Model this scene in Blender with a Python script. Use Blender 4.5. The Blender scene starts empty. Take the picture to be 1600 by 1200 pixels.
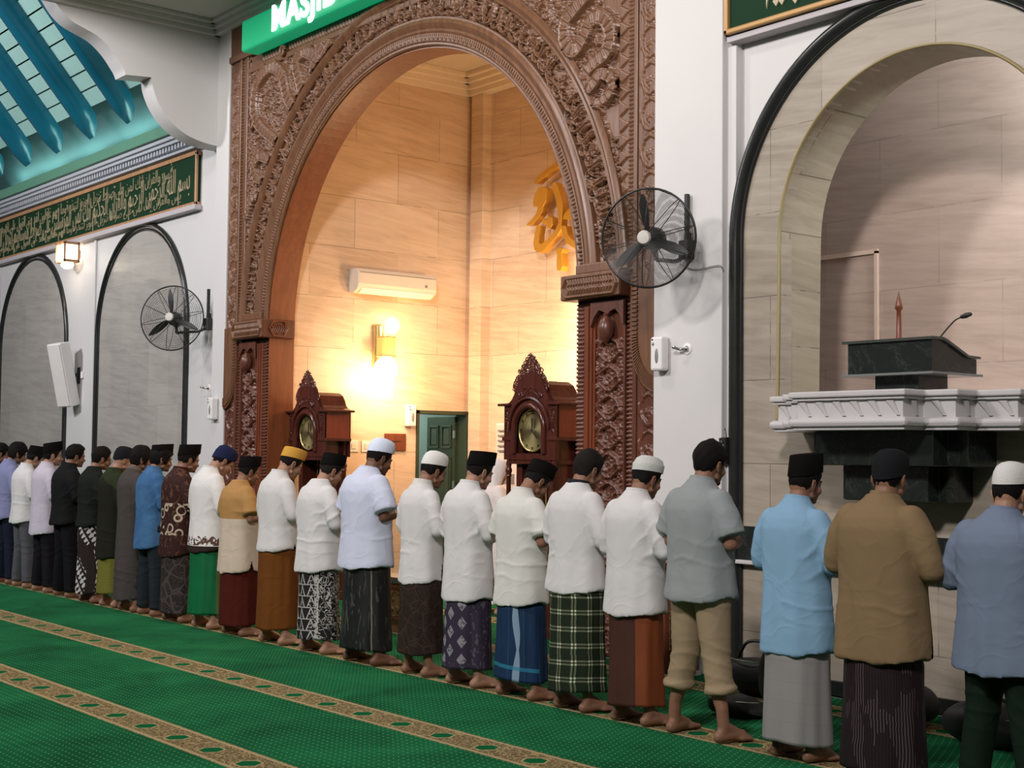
import bpy, bmesh, math, random
import numpy as np
from mathutils import Vector, Matrix
rnd = random.Random(7)
SC = bpy.context.scene
COL = SC.collection
PI = math.pi

# ------------------------------------------------------------------ materials
class NT:
    def __init__(s, name):
        s.m = bpy.data.materials.new(name); s.m.use_nodes = True
        s.t = s.m.node_tree; s.n = s.t.nodes; s.l = s.t.links
        s.b = s.n['Principled BSDF']
    def node(s, typ, ins=None, **kw):
        n = s.n.new(typ)
        for k, v in kw.items(): setattr(n, k, v)
        if ins:
            for k, v in ins.items(): s.set(n.inputs[k], v)
        return n
    def set(s, sock, v):
        if isinstance(v, bpy.types.NodeSocket): s.l.new(v, sock)
        else:
            if sock.type == 'RGBA' and len(v) == 3: v = (*v, 1)
            sock.default_value = v
    def math(s, op, a, b=0.0, c=None):
        n = s.n.new('ShaderNodeMath'); n.operation = op
        s.set(n.inputs[0], a); s.set(n.inputs[1], b)
        if c is not None: s.set(n.inputs[2], c)
        return n.outputs[0]
    def mix(s, f, a, b):
        n = s.n.new('ShaderNodeMix'); n.data_type = 'RGBA'
        s.set(n.inputs[0], f); s.set(n.inputs[6], a); s.set(n.inputs[7], b)
        return n.outputs[2]
    def coords(s, kind='Object'):
        tc = s.n.new('ShaderNodeTexCoord')
        return tc.outputs[kind]
    def sep(s, v):
        n = s.n.new('ShaderNodeSeparateXYZ'); s.l.new(v, n.inputs[0]); return n.outputs
    def comb(s, x=0.0, y=0.0, z=0.0):
        n = s.n.new('ShaderNodeCombineXYZ')
        for i, v in enumerate((x, y, z)): s.set(n.inputs[i], v)
        return n.outputs[0]
    def noise(s, vec, scale, detail=3.0, rough=0.55, dist=0.0):
        n = s.node('ShaderNodeTexNoise', {'Vector': vec, 'Scale': scale, 'Detail': detail, 'Roughness': rough, 'Distortion': dist})
        return n.outputs['Fac']
    def ramp(s, f, stops):
        n = s.n.new('ShaderNodeValToRGB'); s.l.new(f, n.inputs[0])
        e = n.color_ramp.elements
        while len(e) < len(stops): e.new(0.5)
        for i, (p, c) in enumerate(stops):
            e[i].position = p; e[i].color = (*c, 1) if len(c) == 3 else c
        return n.outputs[0]
    def lt(s, a, b): return s.math('LESS_THAN', a, b)
    def gt(s, a, b): return s.math('GREATER_THAN', a, b)
    def mul(s, a, b): return s.math('MULTIPLY', a, b)
    def add(s, a, b): return s.math('ADD', a, b)
    def fr(s, a): return s.math('FRACT', a)
    def tri(s, a):   # distance to nearest integer
        return s.math('ABSOLUTE', s.math('SUBTRACT', s.math('FRACT', s.add(a, 0.5)), 0.5))
    def bump(s, h, strength=0.3, dist=0.01):
        n = s.node('ShaderNodeBump', {'Height': h, 'Strength': strength, 'Distance': dist})
        s.l.new(n.outputs[0], s.b.inputs['Normal'])
    def done(s, color=None, rough=None, metal=None, spec=None):
        if color is not None: s.set(s.b.inputs['Base Color'], color)
        if rough is not None: s.set(s.b.inputs['Roughness'], rough)
        if metal is not None: s.set(s.b.inputs['Metallic'], metal)
        if spec is not None: s.set(s.b.inputs['Specular IOR Level'], spec)
        return s.m

def srgb(r, g, b):
    f = lambda c: ((c / 255 + 0.055) / 1.055) ** 2.4 if c > 10 else c / 255 / 12.92
    return (f(r), f(g), f(b))

def plain(name, col, rough=0.5, metal=0.0, spec=0.5, var=0.08, scale=6.0, bump=0.0, bscale=60.0):
    t = NT(name); co = t.coords()
    nz = t.noise(co, scale, 4.0)
    c = t.mix(nz, [max(0, x * (1 - var)) for x in col], [min(1, x * (1 + var)) for x in col])
    if bump: t.bump(t.noise(co, bscale, 3.0), bump, 0.005)
    return t.done(c, rough, metal, spec)

def emis(name, col, strength):
    t = NT(name)
    t.set(t.b.inputs['Base Color'], col); t.set(t.b.inputs['Emission Color'], col)
    t.b.inputs['Emission Strength'].default_value = strength
    return t.m

def marble(name, ax, light, dark, tw=1.0, th=0.6, off=(0, 0), joint=0.55, streak=1.0, bond=0.5):
    """travertine slabs: ax = 0 or 1, the horizontal axis of the wall"""
    t = NT(name); co = t.coords(); x = t.sep(co)
    u = t.add(x[ax], off[0]); v = t.add(x[2], off[1])
    p = t.comb(u, v, x[1 - ax])
    st = t.comb(t.mul(u, 0.7), t.mul(t.add(v, t.mul(u, 0.10)), 6.5), t.mul(x[1 - ax], 0.7))
    n1 = t.noise(st, 2.2, 6.0, 0.62, 0.5)
    n2 = t.noise(p, 1.1, 3.0)
    # one tone per slab
    row = t.math('FLOOR', t.math('DIVIDE', v, th))
    uu = t.math('DIVIDE', t.add(u, t.mul(t.math('MODULO', row, 2.0), tw * bond)), tw)
    cell = t.node('ShaderNodeTexWhiteNoise', {'Vector': t.comb(t.math('FLOOR', uu), row, 0.0)}, noise_dimensions='3D').outputs['Value']
    f = t.add(t.mul(n1, 1.1 * streak), t.add(t.mul(n2, 0.45), t.mul(cell, 0.22)))
    f = t.math('SUBTRACT', f, 0.45)
    c = t.ramp(f, [(0.12, dark), (0.5, [0.6 * a + 0.4 * b for a, b in zip(light, dark)]), (0.85, light)])
    ju = t.lt(t.mul(t.tri(uu), tw), 0.004); jv = t.lt(t.mul(t.tri(t.math('DIVIDE', v, th)), th), 0.004)
    j = t.math('MAXIMUM', ju, jv)
    # joints are stained unevenly
    jn = t.math('GREATER_THAN', t.noise(p, 3.0, 2.0), 0.47)
    jm = t.mul(j, t.add(t.mul(jn, joint * 0.7), joint * 0.3))
    c = t.mix(jm, c, [d * 0.3 for d in dark])
    t.bump(t.math('SUBTRACT', 1.0, j), 0.25, 0.004)
    return t.done(c, 0.38, 0.0, 0.35)

M = {}
M['white'] = plain('white_paint', (0.57, 0.555, 0.55), 0.55, var=0.035, scale=1.6, bump=0.05, bscale=9.0)
M['ceil'] = plain('ceiling_paint', (0.60, 0.60, 0.58), 0.7, var=0.03, scale=1.2)
M['grey_mould'] = plain('grey_moulding_paint', (0.40, 0.42, 0.46), 0.55, var=0.05)
M['soffit'] = plain('lilac_grey_paint', (0.44, 0.40, 0.42), 0.6, var=0.03)
M['marb_back'] = marble('peach_marble_back', 0, (0.80, 0.63, 0.47), (0.54, 0.38, 0.26), 1.05, 0.615, (0.35, 0.18))
M['marb_side'] = marble('peach_marble_side', 1, (0.78, 0.60, 0.45), (0.52, 0.37, 0.25), 1.25, 0.615, (0.2, 0.18))
M['marb_grey'] = marble('grey_marble', 0, (0.41, 0.385, 0.35), (0.27, 0.25, 0.23), 0.62, 0.85, (0.1, 0.3), 0.22)
M['marb_bay'] = marble('beige_marble_bay', 0, (0.42, 0.365, 0.30), (0.25, 0.21, 0.165), 0.95, 0.62, (0.21, 0.26), 0.6)
M['marb_reveal'] = marble('beige_marble_reveal', 1, (0.37, 0.325, 0.24), (0.23, 0.195, 0.14), 2.0, 0.42, (0.9, 0.05), 0.75)
M['marb_niche'] = marble('pink_marble_niche', 0, (0.50, 0.38, 0.32), (0.34, 0.25, 0.20), 1.1, 0.62, (0.35, 0.1), 0.3)

def wood(name, a, b, rough=0.32, ax=2, sc=1.0):
    t = NT(name); co = t.coords(); x = t.sep(co)
    v = [t.mul(x[i], (0.6 if i == ax else 7.0) * sc) for i in range(3)]
    n = t.noise(t.comb(*v), 2.5, 5.0, 0.6, 0.8)
    c = t.ramp(n, [(0.3, a), (0.7, b)])
    t.bump(n, 0.06, 0.01)
    return t.done(c, rough, 0.0, 0.45)
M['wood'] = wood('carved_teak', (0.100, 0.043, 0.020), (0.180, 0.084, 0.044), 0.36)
M['wood_shaded'] = wood('shaded_teak', (0.075, 0.024, 0.014), (0.14, 0.05, 0.03), 0.33)  # portal teak darkened: weaker light below the capitals put into its colour
M['wood_red'] = wood('red_teak', (0.11, 0.026, 0.010), (0.19, 0.05, 0.02), 0.34)
M['wood_orange'] = wood('reveal_teak', (0.16, 0.045, 0.016), (0.24, 0.075, 0.028), 0.36)
M['wood_dark'] = wood('mahogany', (0.045, 0.011, 0.008), (0.085, 0.02, 0.013), 0.22)
M['wood_mahog'] = wood('mahogany_side', (0.14, 0.026, 0.014), (0.20, 0.042, 0.022), 0.25)
M['wood_tan'] = wood('tan_wood', (0.33, 0.17, 0.08), (0.45, 0.25, 0.13), 0.4)
M['gold'] = plain('gold_leaf', (0.62, 0.36, 0.07), 0.35, 0.45, var=0.12)
M['goldletter'] = plain('gold_letter', (0.60, 0.30, 0.035), 0.38, 0.35, var=0.06)
M['goldframe'] = plain('gold_frame', (0.42, 0.24, 0.09), 0.4, 0.25, var=0.1)
M['cream_letter'] = plain('cream_gilt_letter', (0.36, 0.31, 0.19), 0.45, 0.1, var=0.1)
M['green_board'] = plain('dark_green_board', (0.006, 0.030, 0.012), 0.7, spec=0.15, var=0.15)
M['black_tile'] = plain('black_marble_bead', (0.016, 0.017, 0.017), 0.25, var=0.3, scale=9)
def greenmarble():
    t = NT('dark_green_marble'); co = t.coords()
    n = t.noise(co, 3.0, 8.0, 0.7, 1.5)
    r = t.math('ABSOLUTE', t.math('SUBTRACT', n, 0.5))
    v = t.ramp(r, [(0.0, (0.045, 0.052, 0.048)), (0.010, (0.014, 0.018, 0.016)), (0.3, (0.007, 0.010, 0.009))])
    return t.done(v, 0.22, 0.0, 0.5)
M['green_marble'] = greenmarble()
M['white_marble'] = plain('white_marble', (0.52, 0.50, 0.50), 0.3, var=0.08, scale=4)
M['black'] = plain('black_plastic', (0.012, 0.011, 0.011), 0.4, var=0.2)
M['blackmetal'] = plain('black_metal', (0.02, 0.018, 0.017), 0.35, 0.3, var=0.2)
M['chrome'] = plain('chrome', (0.5, 0.48, 0.45), 0.22, 1.0)
M['brass'] = plain('brass', (0.62, 0.50, 0.22), 0.25, 0.9)
M['plastic'] = plain('white_plastic', (0.72, 0.70, 0.69), 0.35, var=0.03)
M['ac'] = plain('air_conditioner_plastic', (0.70, 0.62, 0.52), 0.35, var=0.03)
M['greyp'] = plain('grey_plastic', (0.2, 0.2, 0.2), 0.4)
M['pale_badge'] = plain('pale_badge', (0.55, 0.52, 0.48), 0.4)
M['door_green'] = plain('green_door_paint', (0.03, 0.042, 0.02), 0.45, var=0.15)
M['teal_wall'] = plain('pale_teal_wall', (0.42, 0.55, 0.50), 0.6)
M['teal_board'] = plain('teal_boards', (0.36, 0.60, 0.52), 0.5, var=0.06)
M['roof_board'] = plain('roof_boards', (0.34, 0.56, 0.51), 0.5, var=0.08)
M['rafter'] = plain('blue_rafter_gloss', (0.007, 0.105, 0.165), 0.18, 0.0, 0.5, var=0.12)
M['teal_dark'] = plain('teal_ledge', (0.10, 0.25, 0.17), 0.5)
M['gap'] = plain('dark_gap', (0.01, 0.03, 0.035), 0.8)
M['cove'] = emis('cove_light', (0.55, 1.0, 0.92), 26.0)
M['lamp_warm'] = emis('warm_lamp', (1.0, 0.72, 0.34), 30.0)
M['lamp_white'] = emis('white_lamp', (1.0, 0.88, 0.72), 8.0)
M['sign_green'] = emis('sign_green_acrylic', (0.0, 0.30, 0.13), 1.0)
M['sign_green'].node_tree.nodes['Principled BSDF'].inputs['Base Color'].default_value = (0.0, 0.25, 0.1, 1)
M['sign_white'] = emis('sign_white_letters', (0.85, 1.0, 0.97), 2.6)
M['amber'] = emis('amber_shade', (0.9, 0.42, 0.10), 1.0)
def glass():
    t = NT('clock_glass'); t.b.inputs['Transmission Weight'].default_value = 1.0
    return t.done((0.9, 0.9, 0.9), 0.03)
M['glass'] = glass()

def carpet():
    t = NT('green_prayer_carpet'); co = t.coords(); x = t.sep(co)
    X, Y = x[0], x[1]
    P = 1.268
    fy = t.mul(t.fr(t.math('DIVIDE', t.math('SUBTRACT', Y, 3.545 - 8 * P), P)), P)   # metres above the stripe's near edge
    W = 0.30
    stripe = t.lt(fy, W)
    # green field with small pale dots
    big = t.noise(co, 1.3, 4.0, 0.6, 0.6); fine = t.noise(co, 220.0, 2.0)
    g = t.ramp(t.add(t.mul(big, 0.8), t.mul(fine, 0.2)), [(0.30, (0.004, 0.056, 0.021)), (0.66, (0.011, 0.145, 0.053))])
    D = 0.048
    jx = t.noise(co, 0.8, 1.0)
    a = t.math('DIVIDE', t.add(X, t.mul(jx, 0.05)), D); b = t.math('DIVIDE', Y, D)
    rowp = t.mul(t.math('MODULO', t.math('FLOOR', t.add(b, 1000.5)), 2.0), 0.5)
    dx = t.tri(t.add(a, rowp)); dy = t.tri(b)
    d2 = t.math('SQRT', t.add(t.mul(dx, dx), t.mul(dy, dy)))
    dot = t.lt(d2, 0.115)
    g = t.mix(t.mul(dot, 0.75), g, (0.26, 0.40, 0.20))
    # ornament stripe
    vo = t.node('ShaderNodeTexVoronoi', {'Vector': co, 'Scale': 26.0}, feature='DISTANCE_TO_EDGE').outputs['Distance']
    wv = t.noise(co, 34.0, 2.0, 0.5, 3.0)
    orn = t.math('MAXIMUM', t.lt(vo, 0.07), t.lt(t.math('ABSOLUTE', t.math('SUBTRACT', wv, 0.5)), 0.035))
    base = t.mix(orn, (0.065, 0.045, 0.022), (0.33, 0.25, 0.125))
    edge = t.lt(t.math('ABSOLUTE', t.math('SUBTRACT', t.math('ABSOLUTE', t.math('SUBTRACT', fy, W / 2)), W / 2 - 0.022)), 0.012)
    base = t.mix(edge, base, (0.38, 0.30, 0.16))
    hx = t.math('ABSOLUTE', t.math('SUBTRACT', t.mul(t.fr(t.math('DIVIDE', t.add(X, 10.136 + 0.2125), 0.425)), 0.425), 0.2125))
    hy = t.math('ABSOLUTE', t.math('SUBTRACT', fy, 0.137))
    hexd = t.math('MAXIMUM', t.add(t.mul(hx, 0.9), t.mul(hy, 0.55)), hy)
    base = t.mix(t.lt(hexd, 0.074), base, (0.42, 0.33, 0.17))
    base = t.mix(t.lt(hexd, 0.064), base, (0.005, 0.10, 0.033))
    c = t.mix(stripe, g, base)
    t.bump(fine, 0.5, 0.004)
    return t.done(c, 1.0, 0.0, 0.03)
M['carpet'] = carpet()

# ------------------------------------------------------------------ mesh helpers
class MB:
    def __init__(s): s.v = []; s.f = []; s.uv = []
    def add(s, vs, fs):
        o = len(s.v); s.v.extend([tuple(p) for p in vs]); s.f.extend([tuple(o + i for i in f) for f in fs])
    def box(s, x0, x1, y0, y1, z0, z1):
        s.add([(x0, y0, z0), (x1, y0, z0), (x1, y1, z0), (x0, y1, z0), (x0, y0, z1), (x1, y0, z1), (x1, y1, z1), (x0, y1, z1)],
              [(0, 3, 2, 1), (4, 5, 6, 7), (0, 1, 5, 4), (1, 2, 6, 5), (2, 3, 7, 6), (3, 0, 4, 7)])
        return s
    def loft(s, rings, cap=True, close=True):
        n = len(rings[0]); vs = [p for r in rings for p in r]; fs = []
        for i in range(len(rings) - 1):
            for j in range(n if close else n - 1):
                a = i * n + j; b = i * n + (j + 1) % n
                fs.append((a, b, b + n, a + n))
        if cap:
            fs.append(tuple(range(n - 1, -1, -1))); fs.append(tuple(range((len(rings) - 1) * n, len(rings) * n)))
        s.add(vs, fs); return s
    def lathe(s, prof, c=(0, 0, 0), n=24, cap=True, sx=1, sy=1):
        s.loft([[(c[0] + r * sx * math.cos(2 * PI * k / n), c[1] + r * sy * math.sin(2 * PI * k / n), c[2] + z) for k in range(n)] for r, z in prof], cap)
        return s
    def tube(s, pts, r, n=8, cap=True, closed=False):
        pts = [Vector(p) for p in pts]; m = len(pts)
        rs = r if isinstance(r, (list, tuple)) else [r] * m
        rings = []; N = None
        for i in range(m):
            if closed: d = (pts[(i + 1) % m] - pts[i - 1]).normalized()
            else: d = (pts[min(i + 1, m - 1)] - pts[max(i - 1, 0)]).normalized()
            if N is None:
                N = d.orthogonal().normalized()
            else:
                N = (N - d * N.dot(d)); N = N.normalized() if N.length > 1e-6 else d.orthogonal().normalized()
            B = d.cross(N)
            rings.append([tuple(pts[i] + N * rs[i] * math.cos(2 * PI * k / n) + B * rs[i] * math.sin(2 * PI * k / n)) for k in range(n)])
        if closed:
            rings.append(rings[0]); s.loft(rings, False)
        else: s.loft(rings, cap)
        return s
    def ell(s, c, r, R=None, nu=16, nv=10):
        rings = []
        for i in range(nv + 1):
            t = PI * (i + 0.02) / (nv + 0.04); ring = []
            for k in range(nu):
                p = Vector((r[0] * math.sin(t) * math.cos(2 * PI * k / nu), r[1] * math.sin(t) * math.sin(2 * PI * k / nu), -r[2] * math.cos(t)))
                if R is not None: p = R @ p
                ring.append((c[0] + p[0], c[1] + p[1], c[2] + p[2]))
            rings.append(ring)
        s.loft(rings, True); return s
    def limb(s, pts, rad, n=14):
        """round-ended tapering limb through pts"""
        pts = [Vector(p) for p in pts]
        s.ell(pts[0], (rad[0],) * 3, None, n, 8); s.ell(pts[-1], (rad[-1],) * 3, None, n, 8)
        s.tube(pts, list(rad), n, True)
        for i in range(1, len(pts) - 1): s.ell(pts[i], (rad[i],) * 3, None, n, 8)
        return s
    def prism(s, poly, axis, a, b):
        """poly: list of 2D points; extruded along axis from a to b"""
        def P(p, t):
            return {0: (t, p[0], p[1]), 1: (p[0], t, p[1]), 2: (p[0], p[1], t)}[axis]
        n = len(poly)
        s.add([P(p, a) for p in poly] + [P(p, b) for p in poly],
              [tuple(range(n)), tuple(range(2 * n - 1, n - 1, -1))] + [(i, i + n, (i + 1) % n + n, (i + 1) % n) for i in range(n)])
        return s
    def mesh(s, name, smooth=None, fix=True):
        me = bpy.data.meshes.new(name); me.from_pydata(s.v, [], s.f)
        if fix:
            bm = bmesh.new(); bm.from_mesh(me); bmesh.ops.recalc_face_normals(bm, faces=bm.faces); bm.to_mesh(me); bm.free()
        if smooth is not None:
            me.shade_smooth()
            if smooth < 180: me.set_sharp_from_angle(angle=math.radians(smooth))
        me.update(); return me

def link(name, me, mat=None, parent=None, loc=None, rotz=None):
    o = bpy.data.objects.new(name, me); COL.objects.link(o)
    if mat is not None:
        for mm in (mat if isinstance(mat, (list, tuple)) else [mat]): me.materials.append(M[mm] if isinstance(mm, str) else mm)
    if parent is not None: o.parent = parent
    if loc is not None: o.location = loc
    if rotz is not None: o.rotation_euler[2] = rotz
    return o
def obj(name, mb, mat, parent=None, smooth=None, bev=0.0, **k):
    o = link(name, mb.mesh(name, smooth), mat, parent, **k)
    if bev:
        b = o.modifiers.new('bevel', 'BEVEL'); b.width = bev; b.segments = 2; b.limit_method = 'ANGLE'
    return o
def empty(name, loc=(0, 0, 0), rotz=0):
    o = bpy.data.objects.new(name, None); COL.objects.link(o); o.location = loc; o.rotation_euler[2] = rotz
    o.empty_display_size = 0.1
    return o
def tag(o, label, cat, group=None, kind=None):
    o['label'] = label; o['category'] = cat
    if group: o['group'] = group
    if kind: o['kind'] = kind
    return o
def struct(name, mb, mat, smooth=None, bev=0.0):
    o = obj(name, mb, mat, None, smooth, bev); o['kind'] = 'structure'; return o
def B(x0, x1, y0, y1, z0, z1): return MB().box(min(x0, x1), max(x0, x1), min(y0, y1), max(y0, y1), z0, z1)
def copy_tree(o, parent=None):
    c = o.copy(); COL.objects.link(c); c.parent = parent
    for ch in list(o.children): copy_tree(ch, c)
    return c
def smoothpath(pts, n=8, closed=False):
    P = [Vector(p) for p in pts]; out = []
    m = len(P)
    for i in range(m if closed else m - 1):
        if closed: p0, p1, p2, p3 = P[i - 1], P[i], P[(i + 1) % m], P[(i + 2) % m]
        else: p0, p1, p2, p3 = P[max(i - 1, 0)], P[i], P[i + 1], P[min(i + 2, m - 1)]
        for k in range(n):
            t = k / n
            out.append(0.5 * ((2 * p1) + (p2 - p0) * t + (2 * p0 - 5 * p1 + 4 * p2 - p3) * t * t + (3 * p1 - p0 - 3 * p2 + p3) * t ** 3))
    if not closed: out.append(P[-1])
    return out

# ---- camera (found from the lines of the room)
F_PX = 2200.0
yaw, pitch, roll = math.radians(51.019), math.radians(2.859), math.radians(0.589)
fw = Vector((-math.sin(yaw) * math.cos(pitch), math.cos(yaw) * math.cos(pitch), math.sin(pitch)))
rt = fw.cross(Vector((0, 0, 1))).normalized(); up = rt.cross(fw)
rt, up = rt * math.cos(roll) + up * math.sin(roll), up * math.cos(roll) - rt * math.sin(roll)
cam = bpy.data.cameras.new('camera'); co = bpy.data.objects.new('camera', cam); COL.objects.link(co)
cam.sensor_width = 36; cam.lens = 36 * F_PX / 1600; cam.clip_start = 0.05; cam.clip_end = 100
mw = Matrix((rt, up, -fw)).transposed().to_4x4(); mw.translation = Vector((0, 0, 1.65)); co.matrix_world = mw
SC.camera = co
SC.view_settings.view_transform = 'Standard'; SC.view_settings.look = 'None'
SC.view_settings.gamma = 1; SC.view_settings.use_curve_mapping = False
EYE = Vector((0, 0, 1.65))
def ray(x, y): return fw * F_PX + rt * (x - 800) - up * (y - 600)
def onY(x, y, Y): d = ray(x, y); return EYE + d * (Y / d.y)      # measured point of the room on the plane y = Y
def onX(x, y, X): d = ray(x, y); return EYE + d * (X / d.x)
# ================================================================== the room
XC, ZC, RO = -11.63, 3.02, 2.68          # mihrab arch centre and radius
CEIL = 6.93
def arc(cx, cz, r, a0=0.0, a1=PI, n=64): return [(cx + r * math.cos(a0 + (a1 - a0) * i / n), cz + r * math.sin(a0 + (a1 - a0) * i / n)) for i in range(n + 1)]

struct('floor', B(-30, 4, -3, 11.4, -0.12, -0.012), plain('floor_screed', (0.25, 0.25, 0.24), 0.7))
cp = obj('prayer_carpet', B(-29.5, 2.5, -2.5, 7.90, -0.012, 0.0), 'carpet')
tag(cp, 'green dotted wall-to-wall prayer carpet with beige ornament stripes across the hall', 'carpet')
cp2 = obj('mihrab_carpet', B(-14.25, -9.0, 7.901, 10.95, -0.012, 0.0), 'carpet')
tag(cp2, 'green carpet piece on the floor inside the tall wooden arch', 'carpet')

# ceilings
struct('ceiling', B(-15.7, -6.0, 4.6, 8.3, CEIL, CEIL + 0.1), 'ceil')
# crown moulding of the hall ceiling: along the wall and along the crosswise wall
cm = MB()
for i, (d, h) in enumerate([(0.05, 0.16), (0.10, 0.10), (0.16, 0.045)]):
    cm.box(-15.7, -7.0, 8.0 - d - 0.06, 8.02, CEIL - h, CEIL)
    cm.box(-15.72, -15.7 + d + 0.02, 4.6, 8.0, CEIL - h, CEIL)
struct('trim_1', cm, 'white', None, 0.01)

# crosswise wall with the lobed arch edge, seen end-on at the left
pf = [(5.60, 6.95), (5.934, 6.81), (6.052, 6.61), (6.20, 6.545), (6.40, 6.485), (6.52, 6.42), (6.60, 6.325), (6.70, 6.23), (6.765, 6.16), (6.79, 6.10), (6.80, 6.075)]
lobes = [(y, z) for y, z in [(-2.0, CEIL + 0.05), (5.72, CEIL + 0.05), (5.80, 6.93)]]
lobes += [(5.86, 6.85), (5.93, 6.75), (6.02, 6.66), (6.12, 6.595), (6.24, 6.55), (6.36, 6.51), (6.46, 6.46), (6.55, 6.39), (6.63, 6.31), (6.70, 6.22), (6.75, 6.15), (6.775, 6.09)]
lobes += [(6.94, 6.105), (7.10, 6.118)]
lobes += [(7.115, 6.02), (7.15, 5.92), (7.20, 5.82), (7.27, 5.72), (7.36, 5.625), (7.46, 5.55), (7.58, 5.49), (7.72, 5.448), (7.86, 5.425), (8.0, 5.415)]
def sm(a):
    return [(p.x, p.y) for p in smoothpath([(y, z, 0) for y, z in a], 5)]
lobes = lobes[:2] + sm(lobes[2:15]) + [lobes[15]] + sm(lobes[16:])
poly = lobes + [(8.3, 5.415), (8.3, CEIL + 0.05)]
tw = MB().prism(poly, 0, -16.0, -15.7)
struct('wall_crosswise', tw, ['white'], 25)

# left part of the wall, slightly set back, arched panels
def archpanel(cx, cz, r, zb, y, mat, name, n=2):
    pts = [(cx - r, zb)] + [(x, z) for x, z in reversed(arc(cx, cz, r))] + [(cx + r, zb)]
    return pts
YL = 8.10
struct('wall_left', B(-30, -15.29, YL, YL + 0.3, 0, 5.9), 'white')
# pier between the left wall and the wooden portal
struct('trim_2', B(-15.72, -15.29, 7.98, YL + 0.02, 0, CEIL), 'white', None, 0.006)
struct('trim_3', B(-15.36, -15.30, 7.93, 7.99, 0, 6.9), 'white', None, 0.01)
for k, (cx, r) in enumerate([(-18.07, 1.447), (-22.10, 1.447), (-26.13, 1.447)]):
    P = archpanel(cx, 3.28, r - 0.03, 0.0, YL, None, None)
    o = struct('trim_%d' % (10 + k), MB().prism(P, 1, YL - 0.012, YL + 0.05), 'marb_grey')
    for q, (rr, w, yy) in enumerate([(r, 0.032, YL - 0.02), (r - 0.065, 0.022, YL - 0.012)]):
        path = [(cx - rr, yy, 0)] + [(x, yy, z) for x, z in reversed(arc(cx, 3.28, rr))] + [(cx + rr, yy, 0)]
        struct('trim_%d' % (20 + 2 * k + q), MB().tube(path, w, 8), 'black_tile', 60)
for k, x in enumerate([-20.0 - 0.30, -20.0 - 0.36, -24.1, -16.78]):
    pass
for k, px_ in enumerate([151, 2]):
    p = onY(px_, 400, YL); struct('trim_%d' % (30 + k), B(p.x - 0.03, p.x + 0.03, YL - 0.03, YL, 0, 4.70), 'white', None, 0.008)

# right pillar and right bay
struct('wall_right', B(-7.98, -7.25, 7.9, 8.3, 0, CEIL), 'white', None, 0.01)
struct('trim_4', B(-7.26, -7.16, 7.955, 8.3, 0, CEIL), 'white', None, 0.006)
NX, NZ, NR = -5.6, 3.26, 1.16            # pulpit niche
face = [(-7.17, 0), (-7.17, CEIL), (-2.0, CEIL), (-2.0, 0), (-3.9, 0)]
face = [(-7.2, 0.0), (-7.2, CEIL), (-2.0, CEIL), (-2.0, 0.0), (NX + NR, 0.0)]
# wall face with the niche cut out: white above, marble inside the black arch
hole = [(NX + NR, 1.93)] + arc(NX, NZ, NR) + [(NX - NR, 1.93)]
RB = 1.55
BXC = -5.64
mar = [(BXC - RB, 0.0)] + list(reversed(arc(BXC, NZ, RB))) + [(BXC + RB, 0.0)]
def plate_with_hole(outer, holepts, y0, y1):
    bm = bmesh.new()
    def loop(pts, y): return [bm.verts.new((x, y, z)) for x, z in pts]
    for y in (y0, y1):
        a = loop(outer, y); b = loop(holepts, y)
        ea = [bm.edges.new((a[i], a[(i + 1) % len(a)])) for i in range(len(a))]
        eb = [bm.edges.new((b[i], b[(i + 1) % len(b)])) for i in range(len(b))]
        bmesh.ops.triangle_fill(bm, use_beauty=True, edges=ea + eb)
    me_v = list(bm.verts); na, nb = len(outer), len(holepts)
    for i in range(na): bm.faces.new((me_v[i], me_v[(i + 1) % na], me_v[na + nb + (i + 1) % na], me_v[na + nb + i]))
    for i in range(nb): bm.faces.new((me_v[na + i], me_v[na + (i + 1) % nb], me_v[2 * na + nb + (i + 1) % nb], me_v[2 * na + nb + i]))
    bmesh.ops.recalc_face_normals(bm, faces=bm.faces)
    me = bpy.data.meshes.new('plate'); bm.to_mesh(me); bm.free(); return me
o = link('wall_bay', plate_with_hole([(-7.18, 0), (-7.18, CEIL), (-2.0, CEIL), (-2.0, 0)], [(NX - 1.3, .3)] + list(reversed(arc(NX, NZ, 1.3, 0, PI, 24))) + [(NX + 1.3, .3)], 8.03, 8.3), 'white'); o['kind'] = 'structure'
o = link('wall_bay_marble', plate_with_hole(mar, hole, 8.0, 8.12), 'marb_bay'); o['kind'] = 'structure'
path = [(BXC - RB, 7.985, 0)] + [(x, 7.985, z) for x, z in reversed(arc(BXC, NZ, RB))] + [(BXC + RB, 7.985, 0)]
struct('trim_5', MB().tube(path, 0.050, 12), 'black_tile', 70)
path2 = [(x + (0.055 if x < BXC else -0.055), y + 0.005, z) if z < NZ else ((x - BXC) * 0.965 + BXC, y + .005, (z - NZ) * 0.965 + NZ) for x, y, z in path]
struct('trim_6', MB().tube(path2, 0.018, 8), 'black_tile', 70)
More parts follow.
